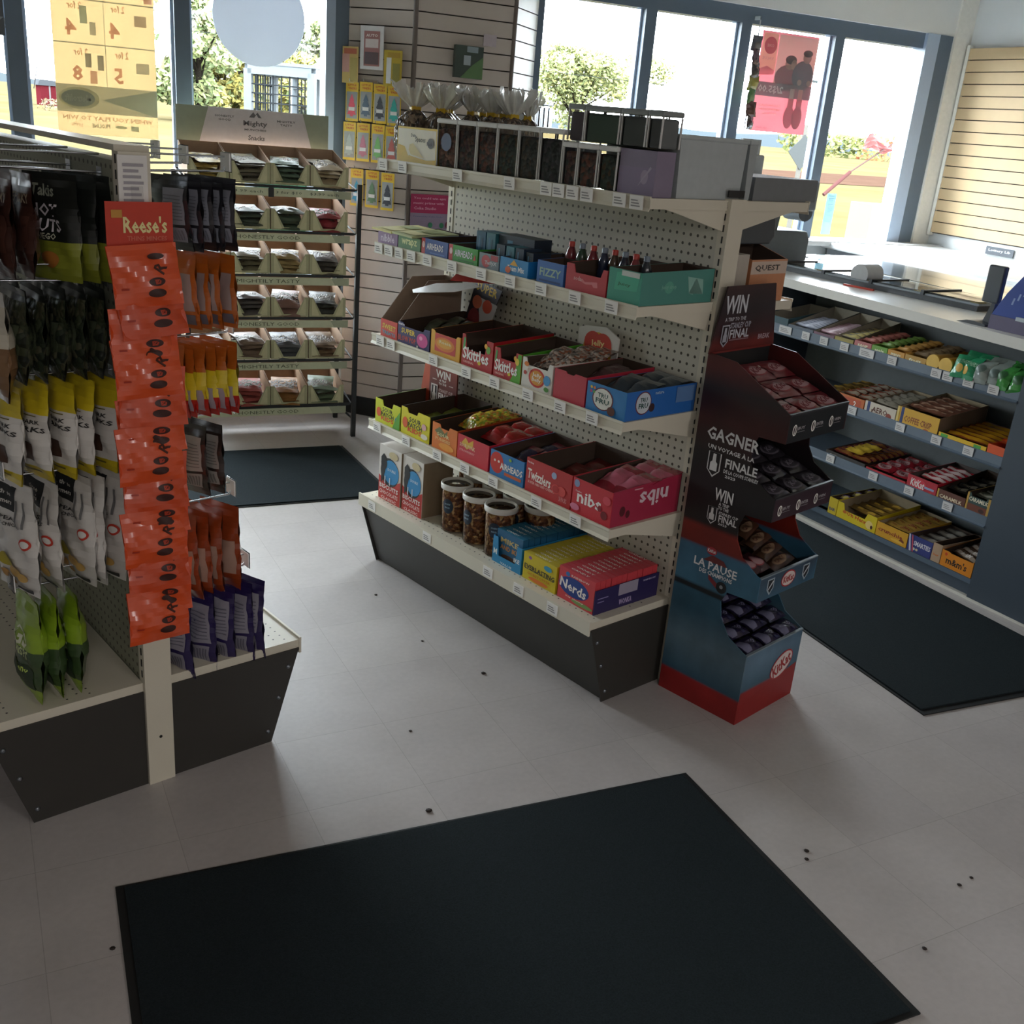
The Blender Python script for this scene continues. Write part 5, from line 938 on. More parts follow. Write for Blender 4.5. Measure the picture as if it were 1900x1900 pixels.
def popbag(s1, s0, m, labf, group, n, items=None):
    base = None
    for i in range(n):
        if base is None: base = bag_mesh(.075, .10, .045, [(1, m)], seed=6, arts=items, nx=8, nz=8, sag=.3).build('mint_bag'); o = base
        else: o = base.copy(); COL.objects.link(o)
        o.location = Cn(s1-(s1-s0)*((i % 2)+.5)/2, .05+.06*(i//2), z1+.085+.01*(i//2)); o.rotation_euler = (-.55+R.uniform(-.1, .1), R.uniform(-.15, .15), RC+R.uniform(-.3, .3)); tag(o, labf % ORD[i], 'bag', group)
popbag(.03, -.07, FOIL('#1d8a5c', .3), 'emerald green mint bag on the counter\'s top shelf, %s', 'emerald bags', 4, [('t', 'WERTHERS', .5, .6, .8, .2, '#9ac8a8'), ('d', .5, .3, .2, .15, '#c8a040')])
popbag(-.07, -.175, FOIL('#8a9490', .15), 'silver mint bag on the counter\'s top shelf, %s', 'silver bags', 4, [('d', .5, .5, .3, .2, '#5a6a64')])
popbag(-.17, -.27, FOIL('#3a8a3c', .15), 'shiny leaf-green mint bag at the near end of the top shelf, %s', 'leaf-green bags', 4, [('d', .5, .5, .3, .2, '#2a5a30')])
# ---- on the counter
def Tr(a, b, z):     # ticket tray frame: a along (far), b across
    c, s = math.cos(math.radians(8.2)), math.sin(math.radians(8.2)); return (3.575-s*a+c*b, 3.137+c*a+s*b, z)
RT = math.radians(8.2)-PI/2
tt = thing('ticket_tray', 'long black tray with clear lids and yellow tags lying on the countertop', 'ticket tray', Tr(1.15, 0, 1.030), RT)
MB().box(0, 0, 0, 1.15, .27, .022, mat('#23282d', .35)).build('tray_base', tt)
for i in range(4):
    x = .02+i*.285
    f = MB().box(x, .008, .022, x+.275, .262, .030, mat('#8e979c', .3)).build('ticket_panel', tt)
    MB().box(x+.01, .02, .034, x+.262, .25, .037, clear('tray_lid', (.9, .93, .95), .35)).build('clear_lid', f)
    MB().box(x+.215, .03, .030, x+.255, .085, .033, mat('#c8b86a', .5)).build('price_label', f)
    MB().box(x-.012, .0, .022, x+.004, .27, .042, mat('#2b3138', .35)).build('divider', f)
gt = thing('glass_top_counter', 'low glass-topped lottery case behind the ticket tray, mirroring the windows', 'counter', (4.03, 3.0, 0), 0)
MB().box(0, 0, 0, .62, 1.9, 1.02, mat('#b9bcbc', .5)).build('case_body', gt)
MB().box(-.004, -.004, 1.02, .624, 1.904, 1.032, mat('#3a4044', .03, spec=1.0, nz=.02, coat=1)).build('glass_top', gt)
bc = thing('back_counter', 'white ledge counter below the slat board on the right wall', 'counter', (4.70, 3.4, 0), 0)
MB().box(0, 0, 1.012, .975, 2.08, 1.055, mat('#dadcdc', .3)).build('ledge_top', bc, bevel=.012)
MB().box(.06, .02, 0, .975, 2.08, 1.012, mat('#8b9095', .6)).build('cabinet', bc)  # grey colour stands in for the shade under the ledge
sg_ = MB().box(0, -.004, 0, .22, 0, .05, mat('#4a5058', .5)); art(sg_, .22, .05, [('t', 'Lottery Lib', .5, .55, .8, .4, '#c8ccd0')], M=Matrix.Translation((0, -.0045, 0)))
tag(sg_.build('small_sign', None, (XR-.006, 5.02, 1.062), -PI/2), 'small dark lottery sign on the white strip under the slat board', 'sign')
tag(MB().box(0, 0, 0, .012, .16, .008, mat('#c8402c', .4)).build('red_pen', None, Tr(.50, -.05, 1.030), RT+PI/2+.1), 'red pen lying in front of the ticket tray', 'pen')
pp = thing('card_reader', 'dark card reader on a stand beside the blue box', 'card reader', Cn(.02, .10, 1.030), RC)
MB().prism([(-.075, 0), (.055, 0), (.05, .008), (.0, .014), (-.03, .012)], -.05, .06, mat('#33393f', .4), 'y').build('foot', pp)
MB().prism([(.005, .01), (.035, .01), (.045, .09), (.030, .09)], -.006, .012, mat('#33393f', .4), 'y').build('stem', pp)
MB().box(-.018, -.01, .085, .055, .015, .225, mat('#40464c', .35)).build('reader_head', pp, bevel=.006)
bl = MB().prism([(0, .052), (.30, .052), (.30, .34), (.13, .26), (.045, .14)], 0, .18, C('#1c3f94'), 'y').box(0, -.004, 0, .30, .18, .052, mat('#5d5672', .5)).box(.11, -.012, .048, .30, .01, .062, mat('#b8c4cc', .3))
art(bl, .30, .052, [('t', 'HALLS', .16, .5, .12, .3, '#c0bccc'), ('d', .38, .5, .05, .22, '#c8862c'), ('t', 'MIEL', .6, .5, .1, .3, '#a8a4b8')])
for k in range(9): bl.poly([(.07+.02*k, .10+.018*k), (.078+.02*k, .10+.018*k), (.083+.02*k, .125+.018*k), (.076+.02*k, .125+.018*k)], -.001, mat('#8aa0d0', .4))
tag(bl.build('cough_drop_display', None, Cn(-.045, .055, 1.030), RC), 'blue cough drop display with sloping side at the right edge of the counter', 'display')
# till equipment at the far end of the counter, beyond the middle gondola
tp = thing('cash_register', 'grey cash register with customer display on top, by the right windows', 'cash register', (3.20, 4.36, 1.030), 0)
MB().prism([(0, 0), (.46, 0), (.46, .14), (.44, .18), (0, .18)], 0, .32, mat('#6b7276', .5), 'y').build('register_body', tp, bevel=.008)
MB().prism([(0, .18), (.26, .18), (.27, .28), (0, .28)], .02, .12, mat('#6b7276', .5), 'y').build('screen_arm', tp)
MB().box(-.02, 0, .28, .47, .05, .43, mat('#868d91', .4)).build('screen_back', tp, bevel=.012)
MB().box(.02, .04, .43, .13, .14, .53, mat('#b5bbbe', .4)).build('printer', tp, bevel=.01)
d_ = MB().box(.02, .09, .53, .13, .11, .60, mat('#c4c9cc', .4))
for x in (.035, .08):
    for k in range(3): d_.box(x, .0885, .545+.016*k, x+.032, .09, .551+.016*k, mat('#2a2c30', .5))
d_.build('customer_display', tp)
ro = MB().cyl((0, 0, 0), (0, .14, 0), .045, mat('#555b5f', .4), 24)
tag(ro.build('tape_roll', None, (3.64, 4.40, 1.30), 0), 'dark round roll resting on the right of the cash register', 'roll')
rl = MB(); rl.cyl((0, 0, .05), (.12, 0, .05), .048, mat('#c8ccce', .4), 24)
tag(rl.build('paper_roll', None, (3.50, 3.78, 1.030), .2), 'white paper roll on the counter near the till', 'roll')

# ------------------------------------------------------------------ snack rack by the left windows
rk = thing('snack_rack', 'black wire snack rack with six tiers and a pale header board, before the left windows', 'rack', (.64, 5.05, 0), 0)
BLK = mat('#1b1e20', .5)
for x, y in ((0, 0), (.82, 0), (0, .36), (.82, .36)): MB().box(x-.011, y-.011, 0, x+.011, y+.011, 1.27, BLK).build('leg', rk)
MB().tube([(.82, 0, .09), (.82, .36, .09)], .005, BLK).tube([(0, 0, .09), (0, .36, .09)], .005, BLK).tube([(0, .36, 1.25), (.82, .36, 1.25)], .006, BLK).tube([(.80, .0, .11), (.76, 0, .15)], .005, BLK).build('brace', rk)
SAGE = mat('#a4a890', .6); SAG2 = mat('#c4c6a8', .6)
TIER = [1.225, 1.020, .815, .608, .398, .165]; TT = ['3 for $10 - $3.99 each', 'HONESTLY GOOD', 'MIGHTILY TASTY', 'HONESTLY GOOD', 'MIGHTILY TASTY', 'HONESTLY GOOD']
for k, z in enumerate(TIER):
    t = MB()
    for y in (-.02, .16, .34): t.box(.01, y-.004, z+.014+(y+.02)*.10, .80, y+.004, z+.022+(y+.02)*.10, BLK)
    for i in range(14): t.tube([(.02+i*.06, -.02, z+.021), (.02+i*.06, .34, z+.057)], .002, BLK, 5)
    t.box(.0, -.026, z+.012, .79, -.020, z+.024, BLK); t.tube([(.80, -.02, z+.02), (.82, .34, z+.055)], .004, BLK, 6); t.tube([(.01, -.02, z+.02), (.0, .34, z+.055)], .004, BLK, 6)
    tr = t.build('tier_shelf', rk)
    s = MB().box(0, -.031, z-.026, .77-.0*(k == 5), -.027, z+.010, SAGE)
    s.prism([(.0, z-.026), (.70, z-.026), (.68, z+.010), (.0, z+.010)], -.0325, -.031, SAG2, 'y')
    if k == 0: s.text('3 for $10    $3.99 each', .19, z-.008, mat('#4a4e44', .6, nz=0), w=.32, h=.014, y=-.034, bold=False); s.box(.375, -.036, z-.03, .40, -.027, z+.012, BLK); s.text('3 for $10    $3.99 each', .56, z-.008, mat('#4a4e44', .6, nz=0), w=.30, h=.014, y=-.034, bold=False)
    else: s.text(TT[k], .375, z-.008, mat('#51543f', .6, nz=0), w=.30, h=.017, y=-.034, bold=False)
    s.build('sign_strip', tr)
hb = MB().box(.015, .325, 1.405, .745, .333, 1.565, mat('#98a28e', .6))
hb.prism([(.12, 1.405), (.66, 1.405), (.615, 1.565), (.165, 1.565)], .3235, .325, mat('#d2ced2', .6), 'y')
I2 = mat('#6a686c', .6, nz=0)
for s_, x, z, w, h in (('Mighty', .385, 1.500, .115, .030), ('MUNCHIES', .385, 1.474, .105, .009), ('Snacks', .39, 1.438, .08, .024), ('HONESTLY', .24, 1.528, .09, .010), ('GOOD', .24, 1.512, .06, .010), ('MIGHTILY', .535, 1.522, .09, .010), ('TASTY', .535, 1.506, .06, .010)): hb.text(s_, x, z, I2, w=w, h=h, y=.3225)
hb.prism([(.355, 1.530), (.375, 1.555), (.385, 1.542), (.395, 1.555), (.415, 1.530), (.40, 1.530), (.39, 1.545), (.38, 1.530)], .3225, .3234, I2, 'y')
hb.build('header_board', rk)
BIN = mat('#a8a482', .65); BINI = mat('#b89a80', .75)
def bin_mesh():
    mb = MB(); w, h, d = .183, .095, .30
    mb.prism([(0, 0), (w, 0), (w, h), (w-.018, h), (w-.062, .012), (.062, .012), (.018, h), (0, h)], 0, .002, BIN, 'y')
    mb.prism([(.014, .006), (.052, .006), (.020, h-.01), (.014, h-.01)], -.0006, 0, mat('#c2bd98', .65), 'y'); mb.prism([(w-.014, .006), (w-.052, .006), (w-.020, h-.01), (w-.014, h-.01)], -.0006, 0, mat('#c2bd98', .65), 'y')
    for x in (0, w-.002): mb.prism([(.002, 0), (d, .034), (d, .158), (.002, h)], x, x+.002, BINI, 'x')
    mb.add([(.002, .002, .003), (w-.002, .002, .003), (w-.002, d, .036), (.002, d, .036)], [(0, 1, 2, 3)], BINI)
    mb.box(0, d, .03, w, d+.002, .158, BINI); return mb
TN = ['top', 'second', 'third', 'fourth', 'fifth', 'lowest']; BN = ['leftmost', 'second from left', 'third from left', 'rightmost']
b0 = None; PKC = [['#b09a58', '#8f8a78', '#6d7f6e', '#a8977a'], ['#7d8474', '#667064', '#5c6a5a', '#a0424a'], ['#74786a', '#8a846a', '#a89468', '#5f5a54'], ['#605a54', '#66605e', '#8a6a60', '#565854'], ['#6a5a50', '#7a6658', '#5a5c60', '#8a745c'], ['#8f4a4c', '#9a4a44', '#94683c', '#6c7a62']]
pk0 = {}
for k, z in enumerate(TIER):
    for i in range(4):
        x = .655+i*.1865+R.uniform(-.001, .001)
        if b0 is None: b0 = bin_mesh().build('cardboard_bin'); o = b0
        else: o = b0.copy(); COL.objects.link(o)
        o.location = (x, 5.027, z+.026); tag(o, 'open olive cardboard bin on the %s tier of the snack rack, %s' % (TN[k], BN[i]), 'bin', 'bins on the snack rack')
        c = PKC[k][i]
        for j in range(5 if k == 0 else 4):
            if (c, 0) not in pk0: pk0[(c, 0)] = bag_mesh(.135, .17, .022, [(.3, mat(c, .45, nz=.15)), (.75, speckle('rk'+c, [c, '#5a4c40', '#7c7464'], 120, .42)), (1, mat(c, .45, nz=.15))], seed=i+k*4, arts=[('r', .2, .62, .8, .9, '#b3a888')] if k in (0, 2) else None, nx=7, nz=9).build('snack_packet'); q = pk0[(c, 0)]
            else: q = pk0[(c, 0)].copy(); COL.objects.link(q)
            M = Matrix.Rotation(R.uniform(-.25, .25), 4, 'Z') @ Matrix.Rotation(-PI/2+.16+R.uniform(-.08, .10), 4, 'X') @ Matrix.Rotation(R.uniform(-.12, .12), 4, 'Y')
            q.rotation_euler = M.to_euler(); q.location = Vector((x+.0915, 5.11+.012*j, z+.048+.0195*j))+M.to_3x3() @ Vector((0, 0, .075))
            tag(q, 'clear snack packet, %s bin on the %s tier, %s from the bottom' % (['leftmost', 'second', 'third', 'rightmost'][i], TN[k], ORD[j]), 'snack packet', 'packets in the snack rack')

# ------------------------------------------------------------------ goods hanging on the pillar
def PL(a, z, d=.03): c = .7071; return (1.533+c*a-c*d, 5.55-c*a-c*d, z)      # left face: a along from the window edge
TREE = [(0, 0), (.16, 0), (.16, .08), (.46, .08), (.30, .26), (.42, .26), (.26, .46), (.36, .46), (.18, .68), (.26, .68), (0, 1)]
TREE = TREE+[(-x, z) for x, z in reversed(TREE[1:-1])]
def fresh(col, bgc='#8f9290'):
    mb = MB().box(-.0375, -.0015, -.185, .0375, 0, 0, mat('#c9a72e', .4))
    mb.box(-.032, -.0022, -.172, .032, -.0015, -.045, mat(bgc, .25)); mb.text('LITTLE', 0, -.014, mat('#a8402c', .5, nz=0), w=.05, h=.009, y=-.002); mb.text('TREES', .002, -.029, mat('#a8402c', .5, nz=0), w=.05, h=.010, y=-.002)
    m = mat(col, .6); pts = [(x*.058, -.162+z*.108) for x, z in TREE]; n = len(pts)//2
    h = len(TREE[:11])
    for i in range(10):   # left/right halves as strips, so the outline stays crisp
        a, b_ = TREE[i], TREE[i+1]
        if abs(b_[1]-a[1]) < 1e-6: continue
        mb.add([(-a[0]*.058, -.0032, -.162+a[1]*.108), (a[0]*.058, -.0032, -.162+a[1]*.108), (b_[0]*.058, -.0032, -.162+b_[1]*.108), (-b_[0]*.058, -.0032, -.162+b_[1]*.108)], [(0, 1, 2, 3)], m)
    mb.poly([(-.018, -.135), (.018, -.135), (.018, -.118), (-.018, -.118)], -.004, mat('#c8c8c4', .5))
    return mb
FR_ = [(0.045, 1.735, '#c8485a', 'pink'), (.125, 1.740, '#4a5a68', 'slate'), (.205, 1.735, '#33363c', 'black'), (.285, 1.730, '#2a9488', 'turquoise'),
       (.035, 1.545, '#9aa0a0', 'grey and pink'), (.115, 1.545, '#a86a7a', 'rose'), (.20, 1.545, '#6aa05a', 'leaf green'), (.28, 1.54, '#a85a50', 'brick'),
       (.085, 1.320, '#3a8aa8', 'sky blue'), (.175, 1.320, '#5a7a5a', 'moss green'), (.265, 1.315, '#2c3038', 'navy')]
for a, z, c, nm in FR_:
    row = 'upper' if z > 1.6 else ('middle' if z > 1.4 else 'lower')
    o = fresh(c).build('air_freshener', None, PL(a, z, .042), -PI/4+R.uniform(-.05, .05)); tag(o, '%s tree air freshener in a yellow pack on the pillar, %s row' % (nm, row), 'air freshener', 'air fresheners on the pillar')
    hk = MB().tube([(0, .03, .004), (0, -.03, .004), (0, -.036, .016)], .002, CHROME, 6).build('slat_hook', None, PL(a, z, .040), -PI/4); tag(hk, 'small chrome slat hook holding the %s air freshener' % nm, 'hook', 'slat hooks on the pillar')
def card(name, lab, a, z, w, h, c, items, cat='card pack', d=.042):
    mb = MB().box(-w/2, -.002, -h, w/2, 0, 0, mat(c, .4)); art(mb, w, h, items, M=Matrix.Translation((-w/2, -.0025, -h))); return tag(mb.build(name, None, PL(a, z, d), -PI/4), lab, cat)
card('car_pack', 'white-framed red and grey picture pack high on the pillar', .150, 2.00, .13, .20, '#d0cfce', [('r', .16, .08, .84, .88, '#9a6a66'), ('r', .22, .5, .78, .7, '#cfc4c0'), ('r', .2, .12, .8, .4, '#5a4a4c'), ('t', 'AUTO', .5, .78, .5, .07, '#e0d8d0')])
card('cup_pack', 'pink and yellow cup pack at the pillar\'s window edge', -.0+.03, 1.90, .09, .17, '#c9b070', [('r', .0, .3, .45, .8, '#c89a90'), ('r', .5, .05, .95, .7, '#b0a060'), ('r', .1, .8, .9, .95, '#b86a50')])
card('bottle_pack', 'yellow pack with a clear bottle on the pillar', .27, 1.895, .10, .17, '#b8a038', [('r', .15, .1, .42, .8, '#d8d8d4'), ('r', .5, .1, .9, .65, '#8a8440'), ('r', .2, .8, .9, .94, '#a88a30')])
cs = MB().box(0, -.004, 0, .25, 0, .175, mat('#8f7f96', .5)); art(cs, .25, .175, [('r', 0, .46, 1, 1, '#a82858'), ('t', 'You could win epic', .42, .88, .72, .085, '#d89ab0'), ('t', 'music prizes with', .40, .74, .68, .085, '#d89ab0'), ('t', 'Coke Studio', .32, .60, .5, .085, '#d89ab0'), ('t', 'Powered by Coke Studio', .4, .36, .66, .05, '#6a6a8a'), ('r', .9, .28, .97, .42, '#a82858'), ('d', .45, .12, .05, .08, '#2f7a5a'), ('d', .7, .12, .05, .08, '#2f7a5a'), ('d', .88, .14, .10, .13, '#6a1c3a')], M=Matrix.Translation((0, -.0045, 0)))
tag(cs.build('promo_sign', None, (1.800, 5.280, 1.05), 0), 'pink and lilac promotion sign on the front of the pillar, just above the shelf goods', 'sign')
gp = MB().box(0, -.03, 0, .15, 0, .15, mat('#3c4a44', .3)); art(gp, .15, .15, [('r', .3, .4, .55, .7, '#9aa4ac'), ('p', [(.2, 0), (1, 0), (1, .7), (.6, .4)], '#5a7a50'), ('r', .4, .8, .8, .98, '#8a98a0')], M=Matrix.Translation((0, -.0305, 0)))
tag(gp.build('car_pack', None, (1.99, 5.275, 1.80), 0), 'dark green blister pack on the front of the pillar', 'pack')
tag(MB().box(0, -.003, 0, .07, 0, .055, mat('#b9aeb4', .5)).build('price_card', None, (2.15, 5.282, 1.96), 0), 'small pale card high on the front of the pillar', 'card')
for i in range(4):
    c = .7071; a = .05+.075*i; p = (2.32+c*a+c*.045, 5.301+c*a-c*.045, 1.70)
    mb = MB().box(-.028, -.10, -.13, .028, -.01, 0, mat('#2c3238', .25, .3)); mb.box(-.030, -.102, -.128, -.026, -.01, -.002, CHROME)
    tag(mb.build('dark_pack', None, p, PI/4+PI/2*0), 'dark hanging pack on the right face of the pillar, %s from the left' % ORD[i], 'pack', 'dark packs')
    tag(MB().tube([(0, .03, .006), (0, -.11, .012), (0, -.116, .03)], .003, CHROME, 6).build('slat_hook', None, p, PI/4), 'chrome hook over the dark hanging pack, %s from the left' % ORD[i], 'hook', 'hooks for the dark packs')

# ------------------------------------------------------------------ posters on the glass (seen from behind, so their print is mirrored)
def lighten(c, k=.45):
    v = [int(c[i:i+2], 16) for i in (1, 3, 5)]; return '#%02x%02x%02x' % tuple(int(x+(235-x)*k) if x < 235 else x for x in v)
def poster(name, lab, x0, z0, w, h, base, items, y=5.600, a=.55):
    mb = MB().box(0, 0, 0, w, .0012, h, sheer(name+base, base, a)); art(mb, w, h, items, mat=lambda c, r=0, nz=0: sheer('ink'+c, lighten(c), a)); return tag(mb.build(name, None, (x0, y, z0)), lab, 'poster')
Mi = True
def price(n, x, z, pre='2 for'): return [('t', n, x, z, None, .075, '#d88a6a', 0, Mi), ('t', pre, x+.04, z+.10, .14, .035, '#dca07c', 0, Mi)]
def fixm(l): return [t[:7]+(t[7] if len(t) > 7 else 0, True) if t[0] == 't' and t[6] != '' else t for t in l]
py = [('r', 0, .105, 1, .235, '#8f9c8a'), ('p', [(.45, .17), (1, .235), (1, .105)], '#a9b8a0'), ('d', .22, .172, .20, .052, '#c8c89a'), ('d', .21, .172, .165, .040, '#94a28e'), ('t', 'Metrolift', .21, .172, .26, .035, '#b6c0a8', 0, Mi), ('r', 0, .425, 1, .431, '#8a9488'), ('r', 0, .625, 1, .631, '#8a9488'), ('r', .50, .235, .506, 1, '#8a9488')]
py += price('8', .22, .29)+price('5', .62, .29)+price('4', .18, .50)+price('4', .60, .50)
py += [('r', .30, .32, .36, .385, '#6e7468'), ('r', .42, .31, .48, .38, '#6e7468'), ('r', .34, .245, .41, .305, '#d09a7e'), ('r', .80, .31, .93, .36, '#a8ac98'), ('r', .27, .52, .34, .60, '#7f9a8a'), ('r', .36, .47, .42, .53, '#a8b0a0'), ('r', .80, .53, .92, .58, '#a89a88'),
       ('t', 'WHEN YOU PLAY TO WIN', .5, .080, .9, .022, '#dcaa80', 0, Mi), ('t', 'PROLINE', .42, .045, .18, .022, '#6a6a52', 0, Mi), ('d', .62, .045, .06, .008, '#8aa07a'), ('r', .72, .03, .8, .055, '#8aa084'), ('t', 'LOTTO', .18, .045, .12, .018, '#d8a480', 0, Mi)]
py += [('t', '6', .2, .76, None, .075, '#d88a6a', 0, Mi), ('r', .9, .64, .98, .70, '#c88a78'), ('r', 0, .825, 1, .831, '#8a9488')]
poster('price_poster', 'tall translucent yellow price poster on the left window, print reversed', .150, 1.392, .448, .93, '#c4b496', py)
ds = MB().disc(0, 0, .222, -.004, sheer('disc', '#ccd0d6', .26), 64); ds.disc(0, 0, .224, 0, sheer('disc', '#ccd0d6', .26), 64)
n = 64; ds.add([(.222*math.cos(2*PI*i/n), -.004, .222*math.sin(2*PI*i/n)) for i in range(n)]+[(.224*math.cos(2*PI*i/n), 0, .224*math.sin(2*PI*i/n)) for i in range(n)], [(i, (i+1) % n, (i+1) % n+n, i+n) for i in range(n)], sheer('disc', '#ccd0d6', .26))
tag(ds.build('round_sign', None, (1.09, 5.598, 1.99)), 'large round pale sign stuck on the left window', 'sign')
ay = MB().box(-.52, 0, 1.79, -.045, .003, 2.24, mat('#5c6064', .5)); ay.text('TODAY!', -.20, 1.845, mat('#8f9599', .5, nz=0), w=.34, h=.05, y=-.001)
tag(ay.build('dark_sign', None, (0, 5.598, 0)), 'dark grey sign ending in AY! on the leftmost window', 'sign')
rp = [('p', [(.0, .62), (.30, .62), (.28, .98), (.03, .98)], '#d8b08a'), ('p', [(.0, .62), (.15, .66), (.29, .62), (.28, .58), (.0, .56)], '#c85a64'), ('d', .165, .86, .11, .085, '#c03444'), ('t', 'COKE', .165, .86, .12, .03, '#e0a0a0', 0, Mi), ('t', 'VALUE', .15, .735, .2, .03, '#b89080', 0, Mi), ('r', .30, .50, 1, .98, '#c9c6b2'),
      ('d', .52, .56, .21, .13, '#6a4a50'), ('d', .55, .70, .085, .055, '#8a6a5c'), ('d', .56, .745, .10, .045, '#3c3436'), ('d', .62, .70, .05, .05, '#9a7868'), ('d', .80, .60, .19, .15, '#3e4650'), ('d', .84, .78, .075, .055, '#86685c'), ('d', .84, .825, .085, .035, '#3a3234'), ('d', .76, .53, .04, .03, '#9a7a6a'), ('d', .93, .53, .04, .03, '#9a7a6a'),
      ('r', .0, .36, 1, .50, '#4a4c50'), ('t', '2/$5.00', .27, .43, .44, .085, '#d8dcd8', 0, Mi), ('r', .62, .34, .70, .46, '#a89a90'), ('r', .77, .34, .85, .46, '#c07a70'), ('d', .66, .17, .09, .12, '#8a3c48'), ('d', .81, .17, .09, .12, '#7a3440'), ('r', .61, .26, .71, .36, '#a84a54'), ('r', .76, .26, .86, .36, '#a04650'),
      ('t', 'COCA-COLA', .3, .27, .36, .022, '#dc9a90', 0, Mi), ('t', 'REFRESHING', .3, .23, .36, .022, '#dc9a90', 0, Mi), ('t', '500 mL', .3, .19, .26, .022, '#dc9a90', 0, Mi), ('t', 'see store', .2, .04, .2, .02, '#9a4450', 0, Mi)]
poster('drink_poster', 'red soft drink poster with two people and 2/$5.00 reversed, on the right windows', 4.078, 1.685, .425, .565, '#dca0a6', rp, a=.40)
poster('window_notice', 'small pale blue printed notice low on the rightmost pane', 4.785, 1.085, .075, .26, '#a9c4cc', LINES(.1, .9, .3, .97, 14, '#7f98a4'), a=.5)
for i in range(7):
    c = ['#3a3a44', '#4a3440', '#3c3a3a', '#8a8440', '#3f6a3c', '#5a3a34', '#3a2c2c'][i]
    o = bag_mesh(.075, .085, .025, [(1, FOIL(c, .25))], seed=i, nx=6, nz=7).build('candy_bag', None, (3.975+.008*i*.6, 5.50, 2.205-.072*i), rz=.3+R.uniform(-.3, .3))
    tag(o, 'small hanging candy bag on the strip before the window post, %s from the top' % ORD[i], 'candy bag', 'hanging candy bags at the right windows')

tag(MB().box(-.004, .0, 0, .004, .001, .62, mat('#c8ccd0', .3)).box(-.004, 0, .60, .004, .06, .62, mat('#c8ccd0', .3)).build('clip_strip', None, (3.985, 5.515, 1.69), 0), 'thin clear strip holding the small candy bags before the window post', 'clip strip')

# ------------------------------------------------------------------ outdoors
def field():
    m = bpy.data.materials.new('dry_field'); m.use_nodes = True; nt = m.node_tree; b = nt.nodes['Principled BSDF']
    tc = nt.nodes.new('ShaderNodeTexCoord'); n = nt.nodes.new('ShaderNodeTexNoise'); n.inputs['Scale'].default_value = .06; n.inputs['Detail'].default_value = 12; n.inputs['Roughness'].default_value = .75
    nt.links.new(tc.outputs['Object'], n.inputs['Vector']); cr = nt.nodes.new('ShaderNodeValToRGB'); e = cr.color_ramp.elements
    e[0].position = .3; e[0].color = (.036, .033, .014, 1); e[1].position = .7; e[1].color = (.064, .050, .029, 1); q = e.new(.5); q.color = (.050, .041, .021, 1)
    nt.links.new(n.outputs['Fac'], cr.inputs[0]); nt.links.new(cr.outputs[0], b.inputs['Base Color']); b.inputs['Roughness'].default_value = 1; b.inputs['Specular IOR Level'].default_value = 0; return m
gr = MB().add([(-600, YW+.16, -.16), (900, YW+.16, -.16), (900, 1400, -.16), (-600, 1400, -.16)], [(0, 1, 2, 3)], field()).build('ground'); gr['kind'] = 'structure'
def MATT(h, **k):
    v = [int(h[i:i+2], 16) for i in (1, 3, 5)]; return mat('#%02x%02x%02x' % tuple(int(x*.43) for x in v), 1.0, spec=0.0, **k)
st_ = MB().add([(30, 46, -.14), (300, 95, -.14), (300, 130, -.14), (30, 62, -.14)], [(0, 1, 2, 3)], MATT('#7a5c4c', nz=.3, scale=.5)); tag(st_.build('stubble_strip'), 'brown stubble strip across the field, seen in the rightmost pane', 'field strip')
def tree(name, lab, x, y, H, Wd, cols, seed, n=2600, trunk=True, leaf=.5, group=None, base=.15):
    t = thing(name, lab, 'tree', (x, y, -.16), 0, group); rr = random.Random(seed)
    mb = MB(); clumps = [(rr.gauss(0, .32)*Wd, rr.gauss(0, .25)*Wd, H*(base+.16+.70*rr.random()**.8)) for _ in range(26)]
    kk = .62 if name == 'distant_trees' else .80
    ms = [mat('#%02x%02x%02x' % tuple(int(int(c[i:i+2], 16)*kk) for i in (1, 3, 5)), 1.0, spec=0.0, nz=.15, scale=3) for c in cols]
    byc = {i: ([], []) for i in range(len(ms))}
    for i in range(n):
        c = clumps[rr.randrange(len(clumps))]; s = Wd*.17*(1.25-(c[2]/H)*.5)
        d = Vector((rr.gauss(0, 1), rr.gauss(0, 1), rr.gauss(0, 1))).normalized()*s*rr.random()**.4
        p = Vector(c)+Vector((d.x, d.y, d.z*.8))
        if p.z < H*base: p.z = H*base+rr.random()*.3
        if p.z > H: p.z = H-rr.random()*.4
        a = Vector((rr.gauss(0, 1), rr.gauss(0, 1), rr.gauss(0, 1))).normalized(); b_ = a.orthogonal().normalized(); a = a*leaf*rr.uniform(.5, 1); b_ = b_*leaf*.6*rr.uniform(.5, 1)
        vv, ff = byc[rr.randrange(len(ms))]; k = len(vv); vv += [p-a, p-b_, p+a, p+b_]; ff.append((k, k+1, k+2, k+3))
    for i, m in enumerate(ms): mb.add(byc[i][0], byc[i][1], m)
    mb.build('foliage', t)
    if trunk:
        tb_ = MB(); tb_.cyl((0, 0, 0), (0, 0, H*.45), H*.030, MATT('#4a4238'), 8, H*.018)
        for k in range(7):
            a = k*.9+seed; e = Vector((math.cos(a)*Wd*.3, math.sin(a)*Wd*.25, H*(.62+.06*(k % 4)))); tb_.cyl((0, 0, H*(.25+.03*k)), e, H*.011, MATT('#4a4238'), 6, H*.004)
        tb_.build('trunk', t)
AUT = ['#7f8c5e', '#929a66', '#707c58', '#969670']; YEL_ = ['#aca25a', '#b8aa60', '#98945a', '#a89e64']; GRY = ['#8a8f7c', '#7c8472', '#969686', '#80796c']
def xat(px, y): return y*math.tan(math.radians(25.67)+math.atan((px-950)/1906.16*.936+.0))
